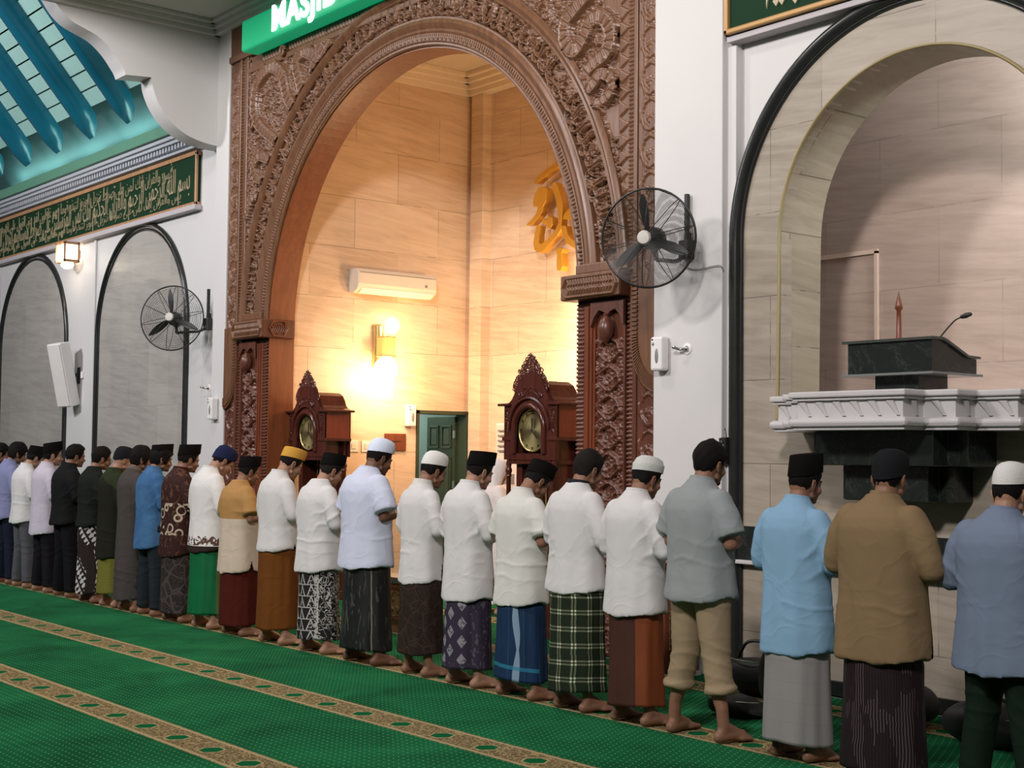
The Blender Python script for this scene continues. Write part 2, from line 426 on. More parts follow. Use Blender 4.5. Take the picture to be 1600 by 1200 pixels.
# niche lining: reveal, inner room
inner = [(NX - NR - 0.02, 1.93)] + list(reversed(arc(NX, NZ, NR, 0, PI, 48))) + [(NX + NR, 1.93)]
rv = MB()
for i in range(len(inner) - 1):
    a, b = inner[i], inner[i + 1]
    rv.add([(a[0], 7.995, a[1]), (b[0], 7.995, b[1]), (b[0], 8.46, b[1]), (a[0], 8.46, a[1])], [(0, 1, 2, 3)])
outer_ = [(NX + (x - NX) * 1.06, NZ + (z - NZ) * 1.06 if z > NZ else z) for x, z in inner]
for i in range(len(inner) - 1):
    a, b, c, d = inner[i], inner[i + 1], outer_[i + 1], outer_[i]
    rv.add([(a[0], 8.46, a[1]), (b[0], 8.46, b[1]), (c[0], 8.46, c[1]), (d[0], 8.46, d[1])], [(0, 1, 2, 3)])
struct('wall_niche_reveal', rv, 'marb_reveal', 40)
lip = MB().tube([(x - 0.006 if x < NX else x, 7.99, z) for x, z in inner], 0.012, 6)
struct('trim_7', lip, plain('olive_bead', (0.30, 0.24, 0.11), 0.5), 60)
struct('trim_8', B(NX - NR - 0.02, NX + NR, 7.985, 8.46, 1.90, 1.935), 'marb_bay')
YN = 9.45
struct('wall_niche_back', B(-8.2, -3.0, YN, YN + 0.1, 1.5, 5.4), 'marb_niche')
struct('wall_niche_left', B(-8.3, -8.2, 8.47, YN, 1.5, 5.4), 'marb_niche')
struct('wall_niche_right', B(-3.0, -2.9, 8.47, YN, 1.5, 5.4), 'marb_niche')
struct('ceiling_niche', B(-8.3, -2.9, 8.31, YN + .1, 5.4, 5.5), 'ceil')
struct('floor_niche', B(-8.3, -2.9, 8.31, YN + .1, 1.80, 1.90), 'white_marble')
a = onY(1373, 392, YN); b = onY(1285, 405, YN)
fr = MB().box(b.x - .4, a.x, YN - 0.022, YN, a.z - 0.02, a.z + 0.015).box(a.x - 0.03, a.x, YN - 0.022, YN, 1.9, a.z)
o = obj('niche_hatch_frame', fr, plain('pink_marble_trim', (0.60, 0.45, 0.36), 0.4)); tag(o, 'thin pinkish moulding of a walled-up hatch at the back of the pulpit niche', 'moulding')
# black band and ledge low on the bay
bb = empty('marble_dado_band', (-5.6, 8.0, 0.85)); tag(bb, 'black marble band with a thin white ledge low on the right wall', 'wall band')
def child(o, parent):
    o.parent = parent; o.matrix_parent_inverse = Matrix.Translation(-Vector(parent.location)); return o
def pobj(name, mb, mat, parent, smooth=None, bev=0.0):
    """a part given in world coordinates under a thing whose empty stands at its base"""
    o = obj(name, mb, mat, None, smooth, bev); o.parent = parent
    p = parent; off = Vector((0, 0, 0))
    while p is not None:
        off += Vector(p.location); p = p.parent
    o.data.transform(Matrix.Translation(-off)); return o
pobj('band', B(BXC - RB + .05, BXC + RB - .05, 7.962, 7.999, 0.885, 1.135), 'green_marble', bb)
pobj('ledge', B(BXC - RB + .05, BXC + RB - .05, 7.93, 7.999, 0.855, 0.885), 'white_marble', bb, None, 0.006)
pobj('groove', B(BXC - RB + .05, BXC + RB - .05, 7.957, 7.962, 0.985, 0.993), 'black', bb)
struct('baseboard_right', B(-7.1, -2.1, 7.965, 7.999, 0, 0.10), 'black_tile')

# mihrab room
struct('wall_mihrab_back', B(-14.5, -8.8, 11.0, 11.1, 0, 6.6), 'marb_back')
# left side wall with the doorway cut out
DY0, DY1, DZ = 10.12, 10.95, 2.19
wl = MB().box(-14.6, -14.4, 8.33, DY0, 0, 6.6).box(-14.6, -14.4, DY0, DY1, DZ, 6.6).box(-14.6, -14.4, DY1, 11.0, 0, 6.6)
struct('wall_mihrab_left', wl, 'marb_side')
struct('wall_mihrab_right', B(-8.86, -8.75, 8.33, 11.0, 0, 6.6), 'marb_side')
struct('ceiling_mihrab', B(-14.6, -8.7, 8.33, 11.1, 6.52, 6.62), plain('mihrab_ceiling', (0.66, 0.55, 0.42), 0.7))
pil = MB().box(-14.4, -14.26, 10.78, 11.0, 0, 6.5) if 0 else MB().box(-14.40, -14.30, 10.93, 11.0, 0, 6.5).box(-14.30, -14.06, 10.86, 11.0, 0, 6.5)
struct('trim_9', pil, 'marb_back')
cmm = MB()
for d, h in [(0.04, 0.26), (0.08, 0.19), (0.14, 0.12), (0.2, 0.06)]:
    cmm.box(-14.41, -8.8, 11.0 - d - 0.12, 11.0, 6.52 - h, 6.52).box(-14.4, -14.4 + d, 8.34, 11.0, 6.52 - h, 6.52)
struct('trim_33', cmm, plain('mihrab_cornice', (0.74, 0.62, 0.48), 0.6), None, 0.008)
# corridor behind the doorway
struct('wall_corridor', MB().box(-16.2, -16.1, 9.0, 12.6, 0, 3).box(-16.2, -14.6, 12.5, 12.6, 0, 3).box(-16.2, -14.6, 8.9, 9.0, 0, 3), 'teal_wall')
struct('ceiling_corridor', B(-16.2, -14.6, 8.9, 12.6, 3, 3.1), 'ceil')
# door frame and leaf
struct('trim_34', MB().box(-14.62, -14.385, DY0 - 0.0, DY0 + 0.045, 0, DZ).box(-14.62, -14.385, DY1 - 0.05, DY1, 0, DZ).box(-14.62, -14.385, DY0, DY1, DZ - 0.045, DZ), 'door_green', None, 0.004)
dr = empty('door_1', (-14.60, DY1 - 0.06, 0.0), 0.0); dr['kind'] = 'structure'
W = 0.74
leaf = MB().box(-0.02, 0.02, -W, 0, 0.02, DZ - 0.06)
obj('door_leaf', leaf, 'door_green', dr, None, 0.004)
pn = MB()
for (y0, y1, z0, z1) in [(-0.66, -0.41, 1.72, 2.02), (-0.33, -0.08, 1.72, 2.02), (-0.66, -0.08, 0.95, 1.60), (-0.66, -0.08, 0.15, 0.85)]:
    w = 0.025
    pn.box(0.02, 0.034, y0, y1, z0, z0 + w).box(0.02, 0.034, y0, y1, z1 - w, z1).box(0.02, 0.034, y0, y0 + w, z0, z1).box(0.02, 0.034, y1 - w, y1, z0, z1)
    pn.box(0.02, 0.029, y0 + 0.05, y1 - 0.05, z0 + 0.05, z1 - 0.05)
obj('door_panel_moulding', pn, plain('green_moulding', (0.055, 0.06, 0.03), 0.4), dr, None, 0.003)
for z in (0.3, 1.2, 1.85): obj('hinge', B(0.015, 0.035, -0.02, 0.03, z, z + 0.1), 'chrome', dr)
dr.rotation_euler[2] = math.radians(-97)

# ---- roof space at the upper left
struct('wall_teal_boards', B(-30, -16.0, 8.12, 8.25, 5.9, 6.95), 'teal_board')
bd = MB()
x = -16.2
while x > -30:
    bd.box(x - 0.008, x + 0.008, 8.112, 8.121, 6.0, 6.95); x -= 0.42
struct('trim_35', bd, 'gap')
# ledge + cornice
cr = MB().box(-30, -16.0, 7.86, 8.3, 5.74, 5.80).box(-30, -16.0, 7.82, 7.88, 5.72, 5.86)
struct('trim_36', cr, 'teal_dark')
cr = MB().box(-30, -15.9, 7.87, YL, 5.665, 5.735).box(-30, -15.9, 7.91, YL, 5.62, 5.67).box(-30, -15.9, 8.02, YL, 5.50, 5.625).box(-30, -15.9, 7.99, YL, 5.505, 5.54)
struct('trim_37', cr, 'grey_mould', None, 0.006)
cr = MB(); x = -16.15
while x > -27.5:
    cr.box(x - 0.045, x, 7.945, 8.03, 5.555, 5.62); x -= 0.09
struct('trim_38', cr, 'grey_mould')
st = MB()
for k in range(8):
    x = -16.35 - k * 1.52
    st.tube([(x, 7.96, 5.88), (x - 0.8, 7.96, 5.88)], 0.02, 8)
o = obj('cove_light', st, 'cove'); tag(o, 'glowing teal tube lights hidden behind the ledge under the roof boards', 'light')
# roof deck: boards with dark gaps, sloping up towards the hall
sl = math.radians(50)
def roofp(X, s, off=0.0):   # s metres up the slope from the eave; off metres above the rafter underside
    y0, z0 = 7.56, 5.95
    return (X, y0 - s * math.cos(sl) + off * math.sin(sl), z0 + s * math.sin(sl) + off * math.cos(sl))
dk = MB(); gp = MB()
s0 = 0.34
k = 0
while s0 < 3.6:
    s1 = s0 + 0.215
    a = [roofp(-16.0, s0, 0.27), roofp(-30, s0, 0.27), roofp(-30, s1, 0.27), roofp(-16.0, s1, 0.27)]
    b = [roofp(-16.0, s0, 0.33), roofp(-30, s0, 0.33), roofp(-30, s1, 0.33), roofp(-16.0, s1, 0.33)]
    dk.add(a + b, [(0, 1, 2, 3), (4, 7, 6, 5), (0, 4, 5, 1), (1, 5, 6, 2), (2, 6, 7, 3), (3, 7, 4, 0)])
    s0 = s1 + 0.022; k += 1
struct('ceiling_roof_boards', dk, 'roof_board')
a = [roofp(-16.0, -0.3, 0.43), roofp(-30, -0.3, 0.43), roofp(-30, 3.8, 0.43), roofp(-16.0, 3.8, 0.43)]
b = [roofp(-16.0, -0.3, 0.47), roofp(-30, -0.3, 0.47), roofp(-30, 3.8, 0.47), roofp(-16.0, 3.8, 0.47)]
g2 = MB(); g2.add(a + b, [(0, 1, 2, 3), (4, 7, 6, 5), (0, 4, 5, 1), (1, 5, 6, 2), (2, 6, 7, 3), (3, 7, 4, 0)])
struct('ceiling_roof_back', g2, 'gap')
def rafter(X, hw=0.105):
    mb = MB(); rings = []
    for s_, w, h0, h1 in [(-0.02, 0.012, 0.02, 0.12), (0.10, 0.05, 0.0, 0.22), (0.22, 0.085, -0.01, 0.27), (0.40, hw, 0.0, 0.272), (1.8, hw, 0.0, 0.272), (3.6, hw, 0.0, 0.272)]:
        P = []
        for dx, hh in [(-w, h1), (w, h1), (w, h0 + 0.05), (w * 0.55, h0), (-w * 0.55, h0), (-w, h0 + 0.05)]:
            P.append(roofp(X + dx, s_, hh))
        rings.append(P)
    return mb.loft(rings)
for k in range(9):
    o = obj('roof_rafter', rafter(-17.50 - 1.235 * k), 'rafter', None, 50)
    nm = ['rightmost', 'second from the right of the', 'third from the right of the', 'fourth from the right of the']
    if k == 0: lb = 'glossy blue roof rafter nearest the lobed white arch'
    elif k < 4: lb = 'glossy blue roof rafter, %s blue rafters at upper left' % nm[k]
    else: lb = 'glossy blue roof rafter at the far left edge of the roof'
    tag(o, lb, 'rafter', 'blue roof rafters')
# ================================================================== carved wooden portal
class Relief:
    """a height map in metres, drawn with round strokes"""
    def __init__(s, w, h, res=0.006, wrap=False):
        s.res = res; s.nu = int(round(w / res)); s.nv = int(round(h / res)) ; s.w, s.h = w, h
        s.H = np.zeros((s.nu, s.nv)); s.wrap = wrap
    def stamp(s, x, y, r, hh, flat=0.0):
        i0, i1 = int((x - r) / s.res) - 1, int((x + r) / s.res) + 2
        j0, j1 = max(0, int((y - r) / s.res) - 1), min(s.nv, int((y + r) / s.res) + 2)
        if j1 <= j0: return
        I = np.arange(i0, i1); J = np.arange(j0, j1)
        d = np.hypot((I[:, None] + 0.5) * s.res - x, (J[None, :] + 0.5) * s.res - y) / r
        v = np.where(d < 1, hh * np.minimum(1.0, np.sqrt(np.maximum(0, 1 - d * d)) / max(1e-3, 1 - flat)), 0)
        if s.wrap: I = I % s.nu
        else:
            ok = (I >= 0) & (I < s.nu); I = I[ok]; v = v[ok]
            if len(I) == 0: return
        s.H[np.ix_(I, J)] = np.maximum(s.H[np.ix_(I, J)], v)
    def stroke(s, pts, r, hh, flat=0.0, taper=False):
        P = np.array(pts, float); seg = np.hypot(*(P[1:] - P[:-1]).T); L = seg.sum()
        n = max(2, int(L / (min(r if np.isscalar(r) else min(r), 0.02) * 0.6)))
        c = np.r_[0, np.cumsum(seg)] / max(L, 1e-9)
        for k in range(n + 1):
            t = k / n; x = np.interp(t, c, P[:, 0]); y = np.interp(t, c, P[:, 1])
            rr = r * (0.45 + 0.55 * math.sin(PI * min(1, max(0, t * 0.9 + 0.08)))) if taper else r
            s.stamp(x, y, rr, hh, flat)
    def sample(s, u, v):
        i = np.floor(u / s.res + 1e-6).astype(int) % s.nu; j = np.floor(v / s.res + 1e-6).astype(int) % s.nv
        return s.H[i, j]

def hmesh(name, U, V, Hf, mapf, mat, parent, mask=None, rim=0.03):
    """relief plate: grid U x V, height Hf(u, v), mapf(u, v, h) -> x, y, z; the edge is turned back by rim"""
    uu, vv = np.meshgrid(U, V, indexing='ij'); h = Hf(uu, vv)
    x, y, z = mapf(uu, vv, h); nu, nv = uu.shape
    co = np.stack([x, y, z], -1).reshape(-1, 3)
    idx = np.arange(nu * nv).reshape(nu, nv)
    q = np.stack([idx[:-1, :-1], idx[1:, :-1], idx[1:, 1:], idx[:-1, 1:]], -1)
    if mask is not None:
        mk = mask(uu, vv); keep = mk[:-1, :-1] & mk[1:, :-1] & mk[1:, 1:] & mk[:-1, 1:]
        q = q[keep]
    q = q.reshape(-1, 4)
    me = bpy.data.meshes.new(name)
    me.vertices.add(len(co)); me.vertices.foreach_set('co', co.astype(np.float32).ravel())
    me.loops.add(len(q) * 4); me.loops.foreach_set('vertex_index', q.astype(np.int32).ravel())
    me.polygons.add(len(q)); me.polygons.foreach_set('loop_start', np.arange(0, len(q) * 4, 4, dtype=np.int32))
    me.polygons.foreach_set('loop_total', np.full(len(q), 4, dtype=np.int32))
    me.update(calc_edges=True); me.validate()
    if mask is not None:
        bm = bmesh.new(); bm.from_mesh(me)
        bmesh.ops.delete(bm, geom=[v for v in bm.verts if not v.link_faces], context='VERTS'); bm.to_mesh(me); bm.free()
    # make the front face -Y
    me.shade_smooth(); me.update()
    o = link(name, me, mat)
    s = sum(p.normal.y * p.area for p in list(me.polygons)[::97])
    if s > 0: me.flip_normals()
    sd = o.modifiers.new('thick', 'SOLIDIFY'); sd.thickness = rim; sd.offset = -1
    o.parent = parent
    if parent is not None: me.transform(Matrix.Translation(-Vector(parent.location)))
    return o

def make_calligraphy(L, W, seed, res=0.006):
    r = random.Random(seed); R = Relief(L, W, res, True)
    # small vine ground
    for k in range(int(L * 34)):
        x, y = r.uniform(0, L), r.uniform(0.01, W - 0.01); a = r.uniform(0, 6.28); rad = r.uniform(0.012, 0.026)
        R.stroke([(x + rad * math.cos(a + t) * (1 - t / 9), y + rad * math.sin(a + t) * (1 - t / 9)) for t in np.linspace(0, 4.5, 9)], 0.0045, 0.008)
    x = 0.02
    while x < L:
        k = r.random()
        if k < 0.5:      # tall stems, in pairs
            for q in range(r.choice([1, 2, 2, 3])):
                t = r.uniform(-0.02, 0.02)
                R.stroke([(x, W * 0.30), (x + t * 0.5, W * 0.6), (x + t, W * 0.93)], 0.0085, 0.018, 0.3, True); x += 0.026
        if k < 0.8:      # bowl
            w = r.uniform(0.04, 0.08); y = r.uniform(0.16, 0.42) * W
            R.stroke([(x + w * math.cos(t), y + W * 0.16 * math.sin(t)) for t in np.linspace(PI * 0.9, PI * 2.15, 14)], 0.0095, 0.019, 0.3, True); x += w * 0.7
        elif k < 0.9:
            R.stroke([(x + 0.02 * math.cos(t), W * 0.55 + 0.02 * math.sin(t)) for t in np.linspace(0, 6.0, 14)], 0.008, 0.019, 0.3); x += 0.035
        R.stroke([(x - 0.05, W * r.uniform(0.25, 0.45)), (x + 0.0, W * r.uniform(0.22, 0.4)), (x + 0.04, W * r.uniform(0.25, 0.5))], 0.0085, 0.018, 0.3, True)
        for q in range(r.choice([1, 2, 3])):
            dx, dy = r.uniform(-0.05, 0.04), r.choice([0.08, 0.6, 0.75, 0.88]) * W
            R.stamp(x + dx, dy, 0.008, 0.019, 0.4)
        if r.random() < 0.5:
            dx = r.uniform(-0.05, 0.02); y = r.uniform(0.5, 0.9) * W
            R.stroke([(x + dx, y), (x + dx + 0.035, y + 0.022)], 0.006, 0.017, 0.2)
        x += r.uniform(0.012, 0.03)
    return R
def make_filigree(w, h, seed, dens=420, res=0.006):
    r = random.Random(seed); R = Relief(w, h, res, True)
    for k in range(int(w * h * dens)):
        x, y = r.uniform(0, w), r.uniform(0, h); a = r.uniform(0, 6.28); rad = r.uniform(0.012, 0.03); sg = r.choice([-1, 1])
        R.stroke([(x + rad * math.cos(a + sg * t) * (1 - t / 8), y + rad * math.sin(a + sg * t) * (1 - t / 8)) for t in np.linspace(0, 5.0, 10)], 0.006, 0.013 * r.uniform(0.7, 1.15), 0.1)
        if r.random() < 0.5: R.stamp(x, y, 0.008, 0.015)
    return R

portal = empty('carved_wooden_portal', (XC, 8.0, 0.0))
tag(portal, 'tall carved brown teak portal with a round arch framing the mihrab', 'arch')
YF = 7.97
# structural body with the arch opening
body = [(-15.30, 0), (-15.30, 6.90), (-7.97, 6.90), (-7.97, 0), (XC + RO, 0)] + arc(XC, ZC, RO, 0, PI, 72) + [(XC - RO, 0)]
pobj('backing', MB().prism(body, 1, YF + 0.03, 8.28), 'wood', portal)
# smooth lining of the opening
ln = MB(); pts = [(XC + RO, 0)] + arc(XC, ZC, RO, 0, PI, 72) + [(XC - RO, 0)]
pin = [(XC + (x - XC) * 0.994, z if z < ZC else ZC + (z - ZC) * 0.994) for x, z in pts]
for i in range(len(pts) - 1):
    a, b, c, d = pin[i], pin[i + 1], pts[i + 1], pts[i]
    ln.add([(a[0], YF + .005, a[1]), (b[0], YF + .005, b[1]), (b[0], 8.30, b[1]), (a[0], 8.30, a[1]), (d[0], YF + .005, d[1]), (c[0], YF + .005, c[1]), (c[0], 8.30, c[1]), (d[0], 8.30, d[1])],
           [(0, 1, 2, 3), (0, 4, 5, 1), (3, 2, 6, 7)])
lo_ = pobj('lining', ln, 'wood_orange', portal, 40)

def polar(r0):   # u = arc length at r0+.., v = outward
    def f(u, v, h):
        th = u / 3.0; r = r0 + v
        return XC + r * np.cos(th), YF + 0.0 - h, ZC + r * np.sin(th)
    return f
TH0 = 0.05
Uarc = np.arange(TH0 * 3, (PI - TH0) * 3, 0.0065)
# moulding profile pieces (radial)
def molding(name, r0, prof, mat, dens=96):
    """prof: list of (dr, height towards the room)"""
    mb = MB(); rings = []
    for i in range(dens + 1):
        th = TH0 + (PI - 2 * TH0) * i / dens
        ring = [(XC + (r0 + d) * math.cos(th), YF - h, ZC + (r0 + d) * math.sin(th)) for d, h in prof]
        rings.append(ring)
    mb.loft(rings, True, True)
    return pobj(name, mb, mat, portal, 35)
molding('inner_lip', RO, [(0, -.04), (0, .02), (0.012, .032), (0.03, .032), (0.04, .02), (0.04, -.04)], 'wood')
R_t = 0
def keyH(u, v):
    p = (u / 0.078) % 1.0
    tooth = (p < 0.28) | ((p > 0.5) & (p < 0.78) & (v > 0.025)); base = (v < 0.012) | (v > 0.062)
    return np.where(tooth | base, 0.045, 0.0)
hmesh('key_pattern_band', np.arange(TH0 * 3, (PI - TH0) * 3, 0.0055), np.arange(0, 0.0781, 0.0065), keyH, polar(RO + 0.04), 'wood', portal)
molding('middle_moulding', RO + 0.118, [(0, -.03), (0, .03), (0.02, .045), (0.045, .04), (0.06, .05), (0.10, .07), (0.125, .062), (0.14, .05), (0.16, .05), (0.165, .03), (0.165, -.03)], 'wood')
cal = make_calligraphy(4.6, 0.235, 3)
hmesh('calligraphy_band', Uarc, np.arange(0, 0.2351, 0.0065), lambda u, v: cal.sample(u, np.minimum(v, 0.229)) * 2.8 + 0.002, polar(RO + 0.283), 'wood', portal)
molding('outer_moulding', RO + 0.515, [(0, -.03), (0, .03), (0.012, .045), (0.03, .035), (0.045, .05), (0.075, .066), (0.10, .055), (0.115, .04), (0.13, .045), (0.135, -.03)], 'wood')

# spandrels
ZT = 6.14; XL_, XR_ = -14.82, -8.45; RS = RO + 0.65
fil = make_filigree(1.5, 1.5, 11, 900)
def ribbon_paths():
    """the winding ribbons of each spandrel, from tall corner outwards (left one; the right is its mirror)"""
    px_left = [(392, 340), (402, 312), (420, 305), (428, 300), (424, 285), (408, 280), (403, 265), (412, 246), (428, 250), (438, 242), (437, 222), (420, 206), (408, 190),
               (404, 165), (410, 130), (430, 106), (448, 118), (455, 150), (466, 165), (478, 148), (474, 122), (470, 100), (482, 82), (500, 92), (498, 112), (512, 108), (514, 88), (506, 70), (516, 62), (524, 78)]
    L = [(p.x, p.z) for p in (onY(x, y, YF) for x, y in px_left)]
    px_right = [(938, 165), (952, 158), (962, 148), (966, 132), (958, 120), (946, 118), (938, 130), (930, 138), (922, 130), (926, 112), (940, 98), (956, 84), (962, 60), (958, 38), (946, 28), (930, 36), (922, 56),
                (910, 78), (898, 78), (890, 58), (894, 34), (908, 14), (925, -6), (935, -30)]
    R = [(p.x, p.z) for p in (onY(x, y, YF) for x, y in px_right)]
    L2 = [(2 * XC - x, z) for x, z in L[14:]]
    return L, R, L2
PL, PR, PL2 = ribbon_paths()
def spandrel(name, side):
    res = 0.008
    x0, x1 = (XL_, XC) if side < 0 else (XC, XR_)
    U = np.arange(x0, x1 + res / 2, res); V = np.arange(3.14, ZT, res)
    uu, vv = np.meshgrid(U, V, indexing='ij')
    h = fil.sample(uu - x0, vv - 3) * 3.0
    paths = [(PL, 0.066)] if side < 0 else [(PR, 0.060), ]
    if side < 0: paths.append(([(-12.9, 6.05), (-12.75, 5.95), (-12.6, 6.05)], 0.04))
    best = np.full(uu.shape, 9.0); along = np.zeros(uu.shape); acc = 0.0
    for P, w in paths:
        sp = smoothpath([(a, b, 0) for a, b in P], 6); S = np.array([(p.x, p.y) for p in sp])
        nS = len(S); acc = 0.0
        for i in range(nS - 1):
            a, b = S[i], S[i + 1]; d = b - a; L = math.hypot(*d)
            if L < 1e-6: continue
            ww = w * (0.62 + 0.55 * min(1, i / (nS * 0.5)))
            m = (np.abs(uu - a[0]) < 0.3) & (np.abs(vv - a[1]) < 0.3)
            if not m.any(): acc += L; continue
            X, Z = uu[m] - a[0], vv[m] - a[1]
            t = np.clip((X * d[0] + Z * d[1]) / L / L, 0, 1)
            dist = np.hypot(X - t * d[0], Z - t * d[1]) / ww
            bb = best[m]; al = along[m]
            up_ = dist < bb; bb[up_] = dist[up_]; al[up_] = acc + t[up_] * L
            best[m] = bb; along[m] = al; acc += L
    rib = best < 1.0
    lobes = 0.013 * np.maximum(0, np.sin(along / 0.075 * 2 * PI)) * (best < 0.72)
    prof = 0.072 + 0.010 * (best > 0.78) + lobes - 0.008 * (best > 0.68) * (best < 0.78)
    h = np.where(rib, prof, np.where(best < 1.22, 0.002, h))
    if side > 0:
        h = np.where((uu > -8.9) & (best > 1.3) & (uu - XC > 2.95) & (vv > 4.3) & ((uu + 8.45) > -0.17 - 0.05 * np.sin(vv * 7)), 0.004, h)
    Hs = h
    def Hf(u, v): return Hs
    def mask(u, v): return np.hypot(u - XC, v - ZC) > RS - 0.03
    return hmesh(name, U, V, Hf, lambda u, v, hh: (u, YF - hh, v), 'wood', portal, mask)
spandrel('spandrel', -1); spandrel('spandrel', 1)

# vertical side strips
def strip(name, x0, x1, z0, z1, Hf, mat='wood', res=0.008, dy=0.0):
    return hmesh(name, np.arange(x0, x1 + res / 2, res), np.arange(z0, z1 + res / 2, res), lambda u, v: Hf(u - x0, v), lambda u, v, h: (u, YF - dy - h, v), mat, portal)
# wandering vine border with hooked leaves and beads (one period repeated)
vine = Relief(0.30, 0.24, 0.005, True)
vine.stroke([(t, 0.045 + 0.022 * math.sin(2 * PI * t / 0.30)) for t in np.linspace(0, 0.30, 40)], 0.014, 0.016, 0.3)
vine.stroke([(t, 0.195 + 0.022 * math.sin(2 * PI * t / 0.30 + 2)) for t in np.linspace(0, 0.30, 40)], 0.014, 0.016, 0.3)
vine.stroke([(0.15 + 0.055 * math.cos(t), 0.12 + 0.05 * math.sin(t)) for t in np.linspace(-0.6, 4.4, 30)], 0.017, 0.018, 0.35)
vine.stroke([(0.14 + 0.028 * math.cos(t), 0.115 + 0.024 * math.sin(t)) for t in np.linspace(0, 3, 12)], 0.02, 0.016, 0.4)
for t in np.linspace(-0.5, 4.5, 13): vine.stamp(0.15 + 0.083 * math.cos(t), 0.12 + 0.078 * math.sin(t), 0.0075, 0.014, 0.4)
vine.stroke([(0.02, 0.06), (0.05, 0.12), (0.02, 0.18)], 0.012, 0.015, 0.3)
def vineH(w):
    return lambda u, v: np.where((u < 0.012) | (u > w - 0.012), 0.018, vine.sample(v, np.clip(u / w * 0.24, 0, 0.234)))
def teethH(p=0.04, duty=0.55, h=0.02):
    return lambda u, v: np.where((v / p) % 1.0 < duty, h, 0.002)
def leafH(w):
    return lambda u, v: np.where(np.abs(((v / 0.135) % 1.0) - 0.5) * 2 < 1 - u / w, 0.020 * (1 - 0.5 * u / w) + 0.002, 0.0)
def flat(h): return lambda u, v: np.full(u.shape, h)
LOWT = 3.17
for side in (-1, 1):
    X = lambda d: (-15.30 + d) if side < 0 else (-7.97 - d)   # d metres in from the outer edge
    def sp(name, d0, d1, z0, z1, Hf, mat='wood', dy=0.0, res=0.008):
        a, b = sorted((X(d0), X(d1)))
        return strip(name, a, b, z0, z1, Hf, mat, res, dy)
    sp('vine_border', 0.0, 0.245, 2.30, 6.88, vineH(0.245)); sp('lower_vine_border', 0.0, 0.245, 0.0, 2.30, vineH(0.245), 'wood_shaded')
    pobj('border_moulding', B(X(0.245), X(0.29), YF - 0.035, YF + 0.03, 2.9, 6.35), 'wood', portal, None, 0.008); pobj('lower_border_moulding', B(X(0.245), X(0.29), YF - 0.035, YF + 0.03, 0, 2.9), 'wood_shaded', portal, None, 0.008)
    sp('dentil_strip', 0.29, 0.365, LOWT, 6.35, teethH(0.036)); sp('lower_dentil_strip', 0.29, 0.365, 0.0, LOWT - 0.01, teethH(0.036), 'wood_shaded')
    if side > 0: sp('leaf_strip', 0.365, 0.475, LOWT, 6.35, leafH(0.11))
    else:
        pobj('smooth_strip', B(X(0.365), X(0.44), YF - 0.03, YF + 0.03, LOWT, 6.35), 'wood', portal, None, 0.012)
        sp('leaf_strip', 0.44, 0.48, LOWT, 6.35, lambda u, v: np.where((v / 0.11) % 1.0 < 0.3, 0.03, 0.014))
    # lower jamb under the capital
    fj = make_filigree(0.36, 0.72, 20 + side, 620)
    for q in range(3):   # bold lozenge scrolls
        z = 0.12 + 0.24 * q
        for sg in (-1, 1):
            fj.stroke([(0.18 + sg * 0.03, z - 0.09), (0.18 + sg * 0.13, z - 0.02), (0.18 + sg * 0.10, z + 0.06), (0.18 + sg * 0.02, z + 0.10)], 0.013, 0.028, 0.2)
            fj.stroke([(0.18 + sg * 0.15, z + 0.02), (0.18 + sg * 0.07, z + 0.02), (0.18 + sg * 0.05, z - 0.04)], 0.010, 0.026, 0.2)
    sp('carved_panel', 0.40, 0.76, 0.0, 2.93, lambda u, v: np.where(v > 2.62, 0.004, fj.sample(u, v) * 1.5), 'wood_shaded', -0.01)
    pobj('panel_moulding', B(X(0.365) if side < 0 else X(0.38), X(0.40), YF - 0.03, YF + 0.03, 0, 2.93), 'wood_shaded', portal, None, 0.008)
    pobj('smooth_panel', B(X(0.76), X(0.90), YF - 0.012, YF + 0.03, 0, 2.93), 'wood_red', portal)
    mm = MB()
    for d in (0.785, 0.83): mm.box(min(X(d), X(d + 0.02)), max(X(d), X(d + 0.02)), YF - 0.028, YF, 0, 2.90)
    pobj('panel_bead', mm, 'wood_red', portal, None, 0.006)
    sp('inner_dentil_strip', 0.90, abs(-15.30 - (XC - RO)) - 0.003, 0.0, 2.93, teethH(0.036), 'wood_shaded')
    # scalloped end of the upper panel over the vine border
    qd = MB(); c0 = X(0.0); sgn = 1 if side < 0 else -1
    RR = 0.30
    outer = [(c0 + sgn * RR * math.cos(t), 2.62 - RR * 1.55 * math.sin(t)) for t in np.linspace(0, PI / 2, 18)]
    qd.prism([(c0, 2.62 + 0.5), (c0 + sgn * RR, 2.62 + 0.5)] + outer, 1, YF - 0.045, YF - 0.015)
    tb = pobj('scalloped_apron', qd, 'wood', portal)
    tt = MB()
    for i in range(26):
        t = PI / 2 * i / 26; a = (math.cos(t), math.sin(t) * 1.55); b = (math.cos(t + 0.035), math.sin(t + 0.035) * 1.55)
        pts4 = [(c0 + sgn * k_[0] * r_, 2.62 - k_[1] * r_) for k_, r_ in ((a, RR - 0.085), (a, RR - 0.015), (b, RR - 0.015), (b, RR - 0.085))]
        tt.prism(pts4, 1, YF - 0.058, YF - 0.044)
    for i in range(14):
        z = 2.63 + i * 0.036
        tt.box(min(c0 + sgn * (RR - 0.085), c0 + sgn * (RR - 0.015)), max(c0 + sgn * (RR - 0.085), c0 + sgn * (RR - 0.015)), YF - 0.058, YF - 0.044, z, z + 0.02)
    pobj('apron_teeth', tt, 'wood', portal)
    # capital block with carved lozenge
    x_in = (XC - RO + 0.09) if side < 0 else (XC + RO - 0.09); x_out = X(0.34)
    ca = B(x_in, x_out, YF - 0.13, 8.27, 2.955, 3.17)
